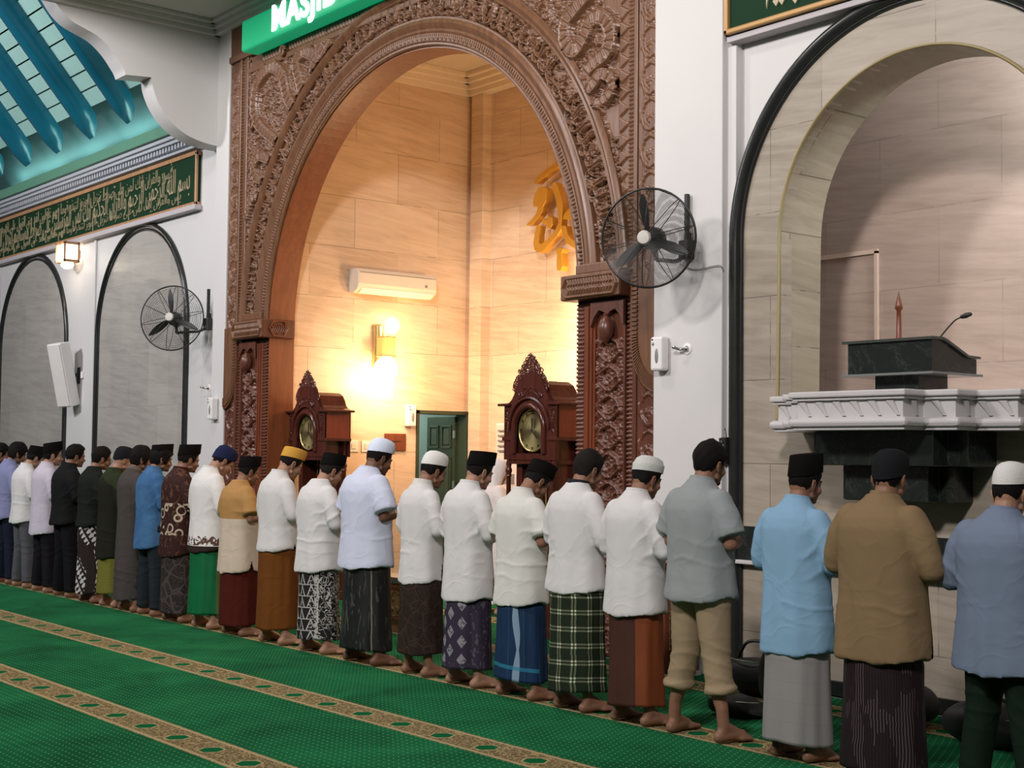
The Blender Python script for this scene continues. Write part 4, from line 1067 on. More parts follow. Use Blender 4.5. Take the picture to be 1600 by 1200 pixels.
# ---- wall fans
def make_fan(Rf, faces_az, tilt, hub, wall_pt, ring_n, mod_label):
    """hub: centre of the cage in the world; wall_pt: bracket position on the wall"""
    e = empty('wall_fan', wall_pt)
    A = Matrix.Rotation(faces_az, 3, 'Z') @ Matrix.Rotation(tilt, 3, 'X')   # local -Y is the blowing direction
    hub = Vector(hub); W0 = Vector(wall_pt)
    def T(p): return tuple(hub + A @ Vector(p) - W0)
    def cage(sg, depth):
        mb = MB(); wire = 0.0016
        for k in range(ring_n):
            r = 0.05 + (Rf - 0.05) * (k + 1) / (ring_n + 0.0); y = sg * depth * math.sqrt(max(0.0, 1 - (r / (Rf * 1.02)) ** 2.4))
            if k == ring_n - 1: break
            mb.tube([T((r * math.cos(t), y, r * math.sin(t))) for t in np.linspace(0, 2 * PI, 36, endpoint=False)], wire, 4, False, True)
        for k in range(10):
            t = 2 * PI * k / 10 + 0.2
            mb.tube([T((r * math.cos(t), sg * depth * math.sqrt(max(0.0, 1 - (r / (Rf * 1.02)) ** 2.4)), r * math.sin(t))) for r in np.linspace(0.04, Rf, 8)], 0.0035, 5)
        return mb
    obj('front_grille', cage(-1, 0.10), 'blackmetal', e, 80)
    obj('rear_grille', cage(1, 0.10), 'blackmetal', e, 80)
    obj('grille_rim', MB().tube([T((Rf * math.cos(t), 0, Rf * math.sin(t))) for t in np.linspace(0, 2 * PI, 48, endpoint=False)], 0.009, 8, False, True), 'black', e, 80)
    bl = MB()
    for k in range(3):
        a = 2 * PI * k / 3 + PI / 2 + 0.12; ring = []
        for s_, w, tw in [(0.05, 0.045, 0.7), (0.12, 0.075, 0.6), (0.2, 0.088, 0.45), (0.27, 0.075, 0.32), (Rf * 0.9, 0.02, 0.25)]:
            P = []
            for dx, dy in [(-w / 2, -0.003), (w / 2, -0.003), (w / 2, 0.003), (-w / 2, 0.003)]:
                lx, ly = dx * math.cos(tw) - dy * math.sin(tw), dx * math.sin(tw) + dy * math.cos(tw)
                P.append(T((s_ * math.cos(a) - lx * math.sin(a), ly, s_ * math.sin(a) + lx * math.cos(a))))
            ring.append(P)
        b_ = MB().loft(ring); obj('fan_blade', b_, 'black', e, 30)
    cap_ = MB().loft([[T((r_ * math.cos(t), y, r_ * math.sin(t))) for t in np.linspace(0, 2 * PI, 20, endpoint=False)] for r_, y in [(0.01, -0.118), (0.045, -0.115), (0.055, -0.10), (0.055, -0.09)]])
    obj('centre_badge', cap_, 'pale_badge', e, 40)
    mo = MB().loft([[T((r_ * math.cos(t), y, r_ * math.sin(t))) for t in np.linspace(0, 2 * PI, 20, endpoint=False)] for r_, y in [(0.02, -0.06), (0.05, -0.055), (0.055, 0.02), (0.085, 0.06), (0.09, 0.16), (0.07, 0.21), (0.03, 0.23)]])
    obj('motor_housing', mo, 'black', e, 40)
    neck = Vector(T((0, 0.15, -0.06))); low = Vector(T((0, 0.17, -0.16)))
    corner = Vector((0.0, -0.16, low.z))
    pth = smoothpath([low, (low + corner) / 2, corner, Vector((0, -0.08, low.z + 0.04)), Vector((0, -0.05, 0.0))], 6)
    obj('arm', MB().tube([neck, low], 0.02, 8).tube(pth, 0.017, 8), 'black', e, 60)
    obj('wall_bracket', MB().box(-0.055, 0.055, -0.075, 0, -0.09, 0.06), 'black', e, None, 0.01)
    obj('bracket_post', MB().box(-0.016, 0.016, -0.05, -0.018, 0.0, 0.42).box(-0.02, 0.02, -0.02, 0, 0.05, 0.12), 'black', e, None, 0.003)
    return e
h = onY(1013, 372, 7.42); w = onY(1078, 388, 7.9)
fan1 = make_fan(0.372, math.radians(26), math.radians(6), h, (w.x, 7.9, w.z), 30, '')
tag(fan1, 'large black wall fan on the white pillar, overlapping the right edge of the portal', 'fan', 'black wall fans')
h = onY(269, 497, 7.62); w = onY(329, 505, 7.985)
fan2 = make_fan(0.40, math.radians(44), math.radians(-3), h, (w.x, 7.985, w.z), 16, '')
tag(fan2, 'black wall fan in front of the arched grey panel left of the wooden portal', 'fan', 'black wall fans')
# cables
c1 = [onY(x, y, 7.885) for x, y in [(1062, 412), (1078, 420), (1098, 420), (1115, 416), (1128, 417)]]
c1 += [onY(x, y, 7.945) for x, y in [(1131, 440), (1131, 520), (1131, 600), (1132, 690)]]
o = obj('fan_cable', MB().tube(smoothpath(c1, 5), 0.004, 6), 'greyp', None, 60); tag(o, 'thin grey cable running from the right fan down the edge of the white pillar', 'cable')
c2 = [onY(x, y, 7.972) for x, y in [(327, 520), (324, 545), (318, 580), (312, 640)]]
o = obj('fan_cable', MB().tube(smoothpath(c2, 5), 0.004, 6), 'plastic', None, 60); tag(o, 'thin white cable hanging below the left fan', 'cable')
# chrome hooks
def hookobj(p, lb):
    e = empty('chrome_hook', p); tag(e, lb, 'hook', 'chrome hooks')
    obj('rosette', MB().loft([[(0.045 * r * math.cos(t), y, 0.045 * r * math.sin(t)) for t in np.linspace(0, 2 * PI, 20, endpoint=False)] for r, y in [(1, 0), (1, -0.006), (0.6, -0.012)]]), 'plastic', e, 40)
    obj('hook_arm', MB().tube(smoothpath([(0, -0.01, 0), (-0.02, -0.04, -0.005), (-0.05, -0.06, 0.0), (-0.075, -0.07, 0.012)], 4), 0.011, 8).ell((-0.078, -0.07, 0.012), (0.02, 0.014, 0.014)).ell((0.01, -0.02, 0.0), (0.018, 0.018, 0.022)), 'chrome', e, 60)
hookobj(tuple(onY(1074, 545, 7.9)), 'chrome hook on the white pillar right of the air freshener')
hookobj(tuple(onY(327, 606, 7.98)), 'small chrome hook on the white wall below the left fan')
# hanging black receiver boxes
def hangbox(p, lb, s=1.0):
    e = empty('hanging_microphone_box', p); tag(e, lb, 'box')
    obj('box_body', B(-0.035 * s, 0.035 * s, -0.05, 0, -0.10 * s, 0.10 * s), 'black', e, None, 0.006)
    obj('front_plate', B(-0.02 * s, 0.02 * s, -0.056, -0.05, -0.07 * s, 0.05 * s), 'greyp', e, None, 0.003)
    obj('knob', MB().ell((-0.0, -0.056, 0.06 * s), (0.018, 0.01, 0.018)), 'black', e, 60)
    obj('hanging_cord', MB().tube([(-0.02 * s, -0.02, 0.10 * s), (0, -0.015, 0.17 * s), (0.02 * s, -0.02, 0.10 * s)], 0.003, 5), 'black', e)
hangbox(tuple(onY(1135, 704, 7.95)), 'small black box hanging on a cord beside the black arch moulding at the right')
hangbox(tuple(onY(302, 661, 8.19)), 'small black box hanging at the right edge of the left arched panel', 0.9)

# lantern lamp on the left wall
p = onY(124, 398, YL)
la = empty('wall_lantern', (p.x, YL, p.z)); tag(la, 'brown boxy wall lantern with lit frosted panes between the two left arches', 'lamp')
obj('lantern_frame', MB().box(-0.17, 0.17, -0.30, -0.06, 0.12, 0.16).box(-0.17, 0.17, -0.30, -0.06, -0.14, -0.10).box(-0.17, -0.14, -0.3, -0.27, -0.14, 0.16).box(0.14, 0.17, -0.3, -0.27, -0.14, 0.16).box(-0.17, -0.14, -0.09, -0.06, -0.14, 0.16).box(0.14, 0.17, -0.09, -0.06, -0.14, 0.16).box(-0.05, 0.05, -0.06, 0, -0.06, 0.06).box(-0.01, 0.01, -0.3, -0.285, -0.14, 0.16), 'wood_tan', la, None, 0.006)
obj('frosted_pane', B(-0.14, 0.14, -0.275, -0.085, -0.10, 0.12), 'lamp_white', la)
obj('lower_bulb', MB().ell((0, -0.18, -0.17), (0.10, 0.09, 0.06)), 'lamp_white', la, 60)
# tilted column speaker
p = onY(108, 586, 7.95)
spk = empty('column_speaker', (p.x, YL, p.z)); tag(spk, 'tilted white column loudspeaker on the wall between the two left arches', 'loudspeaker')
mb = MB(); A_ = Matrix.Rotation(math.radians(26), 3, 'Z') @ Matrix.Rotation(math.radians(13), 3, 'X') @ Matrix.Rotation(math.radians(-3), 3, 'Y')
def bxr(x0, x1, y0, y1, z0, z1, c):
    m_ = MB().box(x0, x1, y0, y1, z0, z1); m_.v = [tuple(A_ @ Vector(v) + Vector(c)) for v in m_.v]; return m_
cc = (0, -0.24, 0)
obj('speaker_case', bxr(-0.13, 0.13, -0.09, 0.11, -0.47, 0.47, cc), 'plastic', spk, None, 0.012)
obj('speaker_grille', bxr(-0.115, 0.115, -0.104, -0.09, -0.455, 0.455, cc), plain('pale_grille_cloth', (0.62, 0.58, 0.56), 0.8), spk, None, 0.004)
obj('speaker_bracket', MB().box(-0.03, 0.03, -0.18, 0, -0.02, 0.03).box(-0.05, 0.05, -0.012, 0, -0.12, 0.12), 'black', spk)
obj('socket', B(0.12, 0.19, -0.03, 0, -0.05, 0.05), 'plastic', spk, None, 0.006)

# ================================================================== pulpit balcony
pb = empty('pulpit_balcony', (NX, 7.95, 1.3)); tag(pb, 'white carved marble pulpit balcony projecting from the right niche', 'pulpit')
def plan(dy, g=0.0):   # stepped plan, g = outward growth
    c = NX
    hw1, hw2, hw3 = 0.41 + g, 0.64 + g, 0.93 + g
    y1, y2, y3 = 7.28 - g, 7.49 - g, 7.70 - g
    return [(c - hw3, 8.02), (c - hw3, y3), (c - hw2, y3), (c - hw2, y2), (c - hw1, y2), (c - hw1, y1), (c + hw1, y1), (c + hw1, y2), (c + hw2, y2), (c + hw2, y3), (c + hw3, y3), (c + hw3, 8.02)]
def slab(z0, z1, g): return MB().prism(plan(0, g), 2, z0, z1)
pobj('parapet', slab(1.90, 2.04, 0.0), 'white_marble', pb, None, 0.004)
pobj('top_rail', slab(2.035, 2.075, 0.045), 'white_marble', pb, None, 0.01)
pobj('rail_moulding', slab(2.015, 2.036, 0.025), 'white_marble', pb, None, 0.006)
pobj('base_moulding', slab(1.845, 1.905, 0.05), 'white_marble', pb, None, 0.025)
pobj('base_slab', slab(1.825, 1.85, 0.02), 'white_marble', pb, None, 0.005)
gr = MB()
pl = plan(0)
for i in range(len(pl) - 1):
    (x0, y0), (x1, y1) = pl[i], pl[i + 1]; L = math.hypot(x1 - x0, y1 - y0)
    if L < 0.15: n = 1
    else: n = max(1, int(L / 0.135))
    nx, ny = (y1 - y0) / L, -(x1 - x0) / L
    if (nx * ((x0 + x1) / 2 - NX) + ny * ((y0 + y1) / 2 - 8.0)) < 0: nx, ny = -nx, -ny
    for k in range(n):
        t = (k + 0.5) / n; x, y = x0 + (x1 - x0) * t, y0 + (y1 - y0) * t
        tx, ty = (x1 - x0) / L, (y1 - y0) / L; s_ = min(0.05, L / n * 0.4)
        # fluted hanging bracket: wedge that is deep at the top
        P = lambda a, z, d: (x + tx * a + nx * d, y + ty * a + ny * d, z)
        for sgn in (1,):
            brk = MB(); brk.add([P(-s_ * 0.9, 2.01, 0), P(s_ * 0.1, 2.01, 0), P(s_ * 0.9, 1.915, 0), P(s_ * 0.6, 1.915, 0), P(-s_ * 0.9, 2.01, 0.02), P(s_ * 0.1, 2.01, 0.02), P(s_ * 0.9, 1.915, 0.004), P(s_ * 0.6, 1.915, 0.004)],
                    [(0, 1, 2, 3), (4, 7, 6, 5), (0, 4, 5, 1), (1, 5, 6, 2), (2, 6, 7, 3), (3, 7, 4, 0)])
            pobj('carved_bracket', brk, 'white_marble', pb)
        gr.add([P(s_ * 0.5, 1.912, 0.0035), P(s_ * 1.0, 1.912, 0.0035), P(s_ * 1.0, 1.917, 0.0035), P(s_ * 0.5, 1.917, 0.0035)], [(0, 1, 2, 3)])
        gr.add([P(-s_ * 1.0, 2.008, 0.0215), P(s_ * 0.2, 2.008, 0.0215), P(s_ * 0.2, 2.013, 0.0215), P(-s_ * 1.0, 2.013, 0.0215)], [(0, 1, 2, 3)])
pobj('joint_line', gr, 'black', pb)
# black marble corbel under it
cb = empty('marble_corbel', (NX, 8.0, 1.33)); tag(cb, 'dark green marble stepped corbel under the white pulpit balcony', 'corbel')
def plan2(hw, y, st): return [(NX - hw, 8.0), (NX - hw, y + st), (NX - hw + st * 0.9, y + st), (NX - hw + st * 0.9, y), (NX + hw - st * 0.9, y), (NX + hw - st * 0.9, y + st), (NX + hw, y + st), (NX + hw, 8.0)]
pobj('upper_block', MB().prism(plan2(0.60, 7.52, 0.16), 2, 1.60, 1.826), 'green_marble', cb, None, 0.006)
pobj('lower_block', MB().prism(plan2(0.43, 7.66, 0.12), 2, 1.37, 1.60), 'green_marble', cb, None, 0.006)

# lectern on the balcony
lc = empty('marble_lectern', (-5.66, 7.95, 1.9)); tag(lc, 'dark green marble lectern with sloping top standing on the white pulpit balcony', 'lectern')
x0, x1 = onY(1325, 560, 7.72).x, onY(1456, 560, 7.72).x
zt_, zb_ = onY(1390, 534, 7.72).z, onY(1390, 583, 7.72).z
side = [(7.72, zb_), (8.22, zb_), (8.22, zb_ + 0.10), (8.10, zb_ + 0.105), (7.97, zb_ + 0.15), (7.86, zt_ - 0.012), (7.82, zt_), (7.72, zt_)]
lm = MB(); n_ = len(side)
lm.prism(side, 0, x0, x1)
pobj('desk_box', lm, 'green_marble', lc)
top = [(7.70, zt_), (7.82, zt_ + 0.0), (7.862, zt_ - 0.012), (7.975, zb_ + 0.152), (8.10, zb_ + 0.106), (8.24, zb_ + 0.102), (8.24, zb_ + 0.117), (8.105, zb_ + 0.121), (7.985, zb_ + 0.168), (7.868, zt_ + 0.006), (7.82, zt_ + 0.018), (7.70, zt_ + 0.018)]
pobj('desk_top', MB().prism(top, 0, x0 - 0.035, x1 + 0.02), plain('polished_edge_marble', (0.05, 0.055, 0.05), 0.2), lc)
pobj('desk_underplate', B(x0 - 0.035, x1 + 0.03, 7.69, 8.25, zb_ - 0.016, zb_), plain('polished_edge_marble', (0.16, 0.17, 0.165), 0.15), lc, None, 0.003)
pobj('pedestal', B((x0 + x1) / 2 - 0.17, (x0 + x1) / 2 + 0.17, 7.80, 8.13, 1.90, zb_ - 0.016), 'green_marble', lc, None, 0.003)
# staff and gooseneck microphone behind the desk
zs = zb_ + 0.12
p = onY(1405, 532, 8.02)
sf = obj('wooden_staff', MB().lathe([(0.022, 0.0), (0.026, 1.90 - 1.90), (0.024, zs - 1.9 + .05), (0.034, zs - 1.9 + 0.07), (0.022, zs - 1.9 + 0.09), (0.022, zs - 1.9 + 0.10), (0.032, zs - 1.9 + 0.115), (0.020, zs - 1.9 + 0.13), (0.017, zs - 1.9 + 0.32), (0.016, zs - 1.9 + 0.36), (0.028, zs - 1.9 + 0.375), (0.024, zs - 1.9 + 0.40), (0.010, zs - 1.9 + 0.46), (0.004, zs - 1.9 + 0.485), (0.001, zs - 1.9 + 0.50)], (0, 0, 0), 16), 'wood_red', None, 60)
sf.location = (onY(1404.5, 500, 8.32).x, 8.32, 1.90)
tag(sf, 'reddish turned wooden staff with a pointed head standing behind the lectern', 'staff')
mk = empty('gooseneck_microphone', (onY(1470, 528, 7.95).x, 7.95, zb_ + 0.15)); tag(mk, 'thin black gooseneck microphone on the marble lectern', 'microphone')
pts = [onY(x, y, 7.95 + 0.0) - Vector(mk.location) for x, y in [(1466, 533), (1473, 522), (1484, 509), (1493, 500), (1503, 495)]]
obj('gooseneck', MB().tube(smoothpath([Vector((pts[0].x, 0, -0.02))] + pts, 4), 0.0055, 6), 'black', mk, 60)
q0, q1 = pts[-1], onY(1516, 491, 7.95) - Vector(mk.location)
obj('microphone_head', MB().limb([q0, (q0 + q1) / 2, q1], [0.013, 0.018, 0.013]), 'black', mk, 60)

# ================================================================== floor boxes, bags
bx = empty('donation_box', (-7.78, 7.70, 0)); tag(bx, 'carved reddish wooden box standing on the floor in front of the white pillar', 'box')
q = onY(1109, 1050, 7.8); bxr_ = pxr = None
X1, X0 = -7.44, -8.0; Y0_, Y1_ = 7.86 - 0.36, 7.86
bx.location = ((X0 + X1) / 2, (Y0_ + Y1_) / 2, 0)
hw, hd = (X1 - X0) / 2, 0.18
obj('box_body', MB().box(-hw, hw, -hd, hd, 0.03, 0.82), 'wood_red', bx, None, 0.006)
obj('box_lid', MB().box(-hw - 0.02, hw + 0.02, -hd - 0.02, hd + 0.02, 0.82, 0.86), 'wood_red', bx, None, 0.006)
obj('base_strip', MB().box(-hw - 0.015, hw + 0.015, -hd - 0.015, hd + 0.015, 0, 0.035), 'white_marble', bx)
cf = make_filigree(0.5, 0.7, 44, 420)
o = hmesh('carved_front', np.arange(-hw + 0.05, hw - 0.05, 0.006), np.arange(0.12, 0.76, 0.006), lambda u, v: cf.sample(u + 1, v), lambda u, v, h: (u, -hd - 0.003 - h, v), 'wood', None, None, 0.003); o.parent = bx
o = hmesh('carved_side', np.arange(-hd + 0.04, hd - 0.04, 0.006), np.arange(0.12, 0.76, 0.006), lambda u, v: cf.sample(u + 1, v), lambda u, v, h: (hw + 0.003 + h, u, v), 'wood', None, None, 0.003); o.parent = bx
if sum(p.normal.x for p in list(o.data.polygons)[::50]) < 0: o.data.flip_normals()
lb_ = empty('carved_chest', (-11.06, 7.57, 0)); tag(lb_, 'low tan carved wooden chest on the carpet in front of the arch', 'chest')
obj('chest_body', B(-0.32, 0.32, -0.13, 0.13, 0, 0.44), 'wood_tan', lb_, None, 0.006)
obj('chest_top', B(-0.34, 0.34, -0.15, 0.15, 0.44, 0.50), plain('grey_stone_top', (0.10, 0.09, 0.07), 0.4), lb_, None, 0.006)
obj('orange_frame', MB().box(-0.32, 0.32, -0.145, -0.13, 0.39, 0.43).box(0.28, 0.32, -0.145, -0.13, 0.12, 0.43).box(-0.32, -0.28, -0.145, -0.13, 0.12, 0.43).box(-0.32, 0.32, -0.145, -0.13, 0.10, 0.125), 'wood_orange', lb_, None, 0.003)
o = hmesh('carved_front', np.arange(-0.27, 0.27, 0.006), np.arange(0.14, 0.38, 0.006), lambda u, v: cf.sample(u + 1, v), lambda u, v, h: (u, -0.132 - h, v), 'wood_tan', None, None, 0.003); o.parent = lb_

def bag(name, loc, size, seed, lb, strap=True, rot=0.0):
    e = empty(name, loc, rot); tag(e, lb, 'bag', 'black bags along the wall')
    r = random.Random(seed); mb = MB().ell((0, 0, size[2] * 0.48), (size[0], size[1], size[2] * 0.5), None, 24, 16)
    mb.v = [(x * (1 + 0.10 * math.sin(9 * z + seed + 5 * x)), y * (1 + 0.12 * math.sin(11 * x + seed)), max(0.003, z + 0.04 * math.sin(7 * x + seed) * (z > size[2] * 0.4))) for x, y, z in mb.v]
    mb.v = [(math.copysign(abs(x / size[0]) ** 0.75 * size[0], x), math.copysign(abs(y / size[1]) ** 0.75 * size[1], y), z) for x, y, z in mb.v]
    obj('bag_body', mb, plain('black_nylon', (0.012, 0.012, 0.013), 0.55, bump=0.3, bscale=20), e, 70)
    obj('zip', MB().tube([(size[0] * 0.8 * math.cos(t), -size[1] * 0.55 * math.sin(t) - size[1] * 0.25, size[2] * 0.80) for t in np.linspace(0.3, PI - 0.3, 8)], 0.004, 5), 'chrome', e, 60)
    if strap:
        obj('strap', MB().tube(smoothpath([(-size[0] * 0.7, 0, size[2] * 0.8), (-size[0] * 0.3, -0.02, size[2] * 1.2), (size[0] * 0.3, 0, size[2] * 1.18), (size[0] * 0.75, 0.02, size[2] * 0.7)], 5), 0.012, 6), 'black', e, 60)
    return e
# ================================================================== people
def remesh(mb, voxel, smooth=3, fac=0.5):
    me = mb.mesh('tmp'); o = bpy.data.objects.new('tmp', me); COL.objects.link(o)
    m = o.modifiers.new('r', 'REMESH'); m.mode = 'VOXEL'; m.voxel_size = voxel
    if smooth:
        s = o.modifiers.new('s', 'SMOOTH'); s.iterations = smooth; s.factor = fac
    bpy.context.view_layer.update()
    r = bpy.data.meshes.new_from_object(o.evaluated_get(bpy.context.evaluated_depsgraph_get()))
    bpy.data.objects.remove(o); bpy.data.meshes.remove(me)
    r.shade_smooth(); return r
def getco(me):
    a = np.empty(len(me.vertices) * 3); me.vertices.foreach_get('co', a); return a.reshape(-1, 3)
def getno(me):
    a = np.empty(len(me.vertices) * 3); me.vertex_normals.foreach_get('vector', a); return a.reshape(-1, 3)
def setco(me, a): me.vertices.foreach_set('co', a.astype(np.float32).ravel()); me.update()
class Waves:
    def __init__(s, seed, n=7, f=(1, 1, 1), lo=3.0, hi=9.0):
        r = np.random.RandomState(seed); s.d = r.normal(size=(n, 3)) * np.array(f); s.d /= np.linalg.norm(r.normal(size=(n, 3)), axis=1)[:, None]
        s.k = r.uniform(lo, hi, n); s.p = r.uniform(0, 6.28, n); s.w = 1 / s.k; s.w /= s.w.sum()
    def __call__(s, P):
        out = 0
        for d, k, p, w in zip(s.d, s.k, s.p, s.w): out = out + w * np.sin((P @ d) * k + p)
        return out

PIV = Vector((0, 0.04, 1.455))
def headT(bow, turn=0.0):
    R = Matrix.Rotation(-bow, 3, 'X') @ Matrix.Rotation(turn, 3, 'Z')
    fwd = Vector((0, 0.03 * math.sin(bow) * 2, -0.015 * math.sin(bow)))
    return lambda p: PIV + fwd + R @ Vector(p)
def build_body(bow, turn=0.0, wide=0.17):
    mb = MB(); T = headT(bow, turn); RM = (Matrix.Rotation(-bow, 3, 'X') @ Matrix.Rotation(turn, 3, 'Z'))
    for s in (-1, 1):
        mb.limb([(s * .09, 0, .87), (s * .095, .012, .66), (s * .105, .015, .46), (s * .125, -.005, .33), (s * (wide - .01), -.012, .18), (s * wide, -.01, .085)], [.075, .055, .040, .050, .036, .034])
        a = math.radians(9) * s
        def ft(x, y, z): return (s * wide + x * math.cos(a) + y * math.sin(a), y * math.cos(a) - x * math.sin(a) * 1.0, z)
        mb.ell(ft(0, -.04, .034), (.031, .034, .034)); mb.ell(ft(0, -.012, .06), (.033, .04, .04))
        mb.limb([ft(0, -.03, .036), ft(0, .05, .040), ft(s * .004, .11, .030), ft(s * .006, .145, .022)], [.033, .036, .036, .021])
        mb.ell(ft(s * .028, .115, .020), (.024, .045, .019)); mb.ell(ft(-s * .022, .125, .021), (.024, .045, .020)); mb.limb([(s * wide, -.006, .088), ft(0, .045, .060), ft(0, .105, .036)], [.034, .033, .028])
        for k, (x, L, r_) in enumerate([(-.034, .195, .0145), (-.010, .192, .0105), (.010, .183, .010), (.028, .172, .0095), (.044, .158, .0095)]):
            mb.limb([ft(s * x, L - .045, .018), ft(s * x, L - .012, .015), ft(s * x, L, .011)], [r_, r_, r_ * .85], 10)
    mb.ell((0, 0, .92), (.155, .105, .13)); mb.ell((0, 0, 1.1), (.14, .095, .2)); mb.ell((0, -.005, 1.24), (.145, .09, .13))
    mb.limb([(-.14, -.008, 1.31), (0, -.012, 1.355), (.14, -.008, 1.31)], [.035, .055, .035])
    n1 = T((0, -.012, .03))
    mb.limb([(0, -.012, 1.34), ((0 + n1[0]) / 2, (-.012 + n1[1]) / 2, (1.36 + n1[2]) / 2), n1], [.066, .058, .056])
    for s in (-1, 1):
        w = (s * .02 + .0, .205 + (0.02 if s > 0 else 0), 1.125 + (.02 if s > 0 else -.005))
        mb.limb([(s * .155, -.008, 1.31), (s * .20, -.012, 1.22), (s * .232, -.005, 1.09)], [.035, .040, .038])
        mb.limb([(s * .232, -.005, 1.09), (s * .165, .12, 1.10), (s * .055, .20, w[2])], [.038, .036, .026])
        # hand laid across the belly: palm, four fingers and a thumb
        hx = s * .055; hz = w[2]; hy = .215 + (.022 if s > 0 else -.005)
        mb.limb([(hx, hy - .01, hz), (hx - s * .04, hy, hz), (hx - s * .075, hy, hz - .002)], [.026, .030, .026])
        for k in range(4):
            z0 = hz + .027 - .018 * k; L = (.062, .072, .068, .052)[k]
            mb.limb([(hx - s * .075, hy, z0), (hx - s * (.075 + L * .5), hy - .004, z0 - .003), (hx - s * (.075 + L), hy - .022, z0 - .006)], [.0095, .009, .0075], 8)
        mb.limb([(hx - s * .03, hy + .004, hz + .025), (hx - s * .05, hy + .008, hz + .05), (hx - s * .075, hy + .004, hz + .060)], [.012, .0105, .009], 8)
    # head
    def E(c, r, extra=None):
        mb.ell(T(c), r, RM if extra is None else RM @ extra, 20, 14)
    def Lb(pts, r): mb.limb([T(p) for p in pts], r, 12)
    E((0, .02, .115), (.076, .097, .097)); E((0, .0, .065), (.064, .076, .078)); E((0, .055, .055), (.062, .066, .086)); E((0, .06, .002), (.046, .052, .036))
    E((0, .100, -.018), (.019, .016, .015)); Lb([(-.05, .03, .01), (0, .085, -.012), (.05, .03, .01)], [.018, .022, .018])
    Lb([(0, .110, .080), (0, .123, .058), (0, .132, .042)], [.008, .010, .0125])
    for s in (-1, 1):
        E((s * .011, .128, .036), (.008, .010, .007)); E((s * .030, .102, .070), (.014, .012, .010)); E((s * .040, .078, .042), (.026, .030, .026))
        Lb([(s * .012, .112, .088), (s * .034, .108, .092), (s * .055, .088, .085)], [.008, .009, .007])
        # ear with rim and lobe
        ex = Matrix.Rotation(s * .35, 3, 'Z')
        E((s * .079, .008, .062), (.007, .017, .028), ex)
        Lb([(s * .074, .022, .050), (s * .080, .024, .074), (s * .086, .010, .094), (s * .090, -.010, .086), (s * .088, -.012, .062), (s * .080, .000, .036), (s * .076, .008, .030)], [.005, .0055, .006, .006, .0055, .006, .007])
    Lb([(-.022, .110, .017), (0, .119, .020), (.022, .110, .017)], [.005, .007, .005]); Lb([(-.019, .108, .007), (0, .117, .006), (.019, .108, .007)], [.005, .0075, .005])
    me = remesh(mb, .0062, 3, .5); return me

def hair_mesh(bow, turn, style, seed):
    T = headT(bow, turn); r = random.Random(seed)
    key = [(0, .168), (35, .152), (55, .125), (68, .085), (78, .045), (84, .07), (98, .098), (112, .06), (130, .022), (155, .005), (180, -.002)]
    if style == 'band': key = [(0, .15), (50, .13), (68, .085), (78, .05), (84, .07), (98, .095), (112, .055), (130, .025), (155, .01), (180, .004)]
    if style == 'long': key = [(0, .15), (35, .135), (55, .11), (70, .06), (80, .03), (90, .06), (100, .07), (115, .03), (135, -.015), (155, -.03), (180, -.035)]
    th = {'short': .012, 'band': .007, 'long': .020, 'buzz': .006}[style]
    nA, nR = 72, 22; wv = Waves(seed, 8, (1, 1, 1), 40, 120)
    def zb(d): return float(np.interp(abs(d), [k[0] for k in key], [k[1] for k in key]))
    def surf(off, jitter):
        rows = []
        for i in range(nR + 1):
            ring = []
            for j in range(nA):
                d = -180 + 360 * j / nA; z1 = zb(d); t = i / nR
                ztop = .2115 + off; z = ztop - (ztop - z1) * (t ** 1.6)
                c = (z - .115) / (.097 + off)
                k = math.sqrt(max(0.0, 1 - c * c)) if c > 0 else 1 - .42 * ((.115 - z) / .13) ** 2
                o_ = off * (0.35 if (t > .93 and style != 'long') else 1)
                fade = 1 - 0.55 * max(0, min(1, (0.10 - z) / 0.1)) if style != 'long' else 1
                x = (.077 + o_ * fade) * k * math.sin(math.radians(d)); y = .02 + (.098 + o_ * fade) * k * math.cos(math.radians(d))
                if style == 'short' and abs(d) < 60 and z > .13: z += .004 * (1 - abs(d) / 60) * jitter
                ring.append([x, y, z])
            rows.append(ring)
        A = np.array(rows)
        if jitter:
            n = wv(A.reshape(-1, 3)).reshape(A.shape[:2])
            cen = np.array([0, .02, .1]); dirv = A - cen; dirv /= np.linalg.norm(dirv, axis=2)[..., None]
            A = A + dirv * (n * .008)[..., None]
        return A
    O = surf(th, 1.0); I = surf(-.004, 0.0)
    rows = [list(map(tuple, x)) for x in I[::-1]] + [list(map(tuple, x)) for x in O[::1]]
    mb = MB(); rings = [[tuple(T(p)) for p in row] for row in rows]
    rings = [[tuple(T(p)) for p in row] for row in O] + [[tuple(T(p)) for p in row] for row in I[::-1]]
    mb.loft(rings, False); return mb

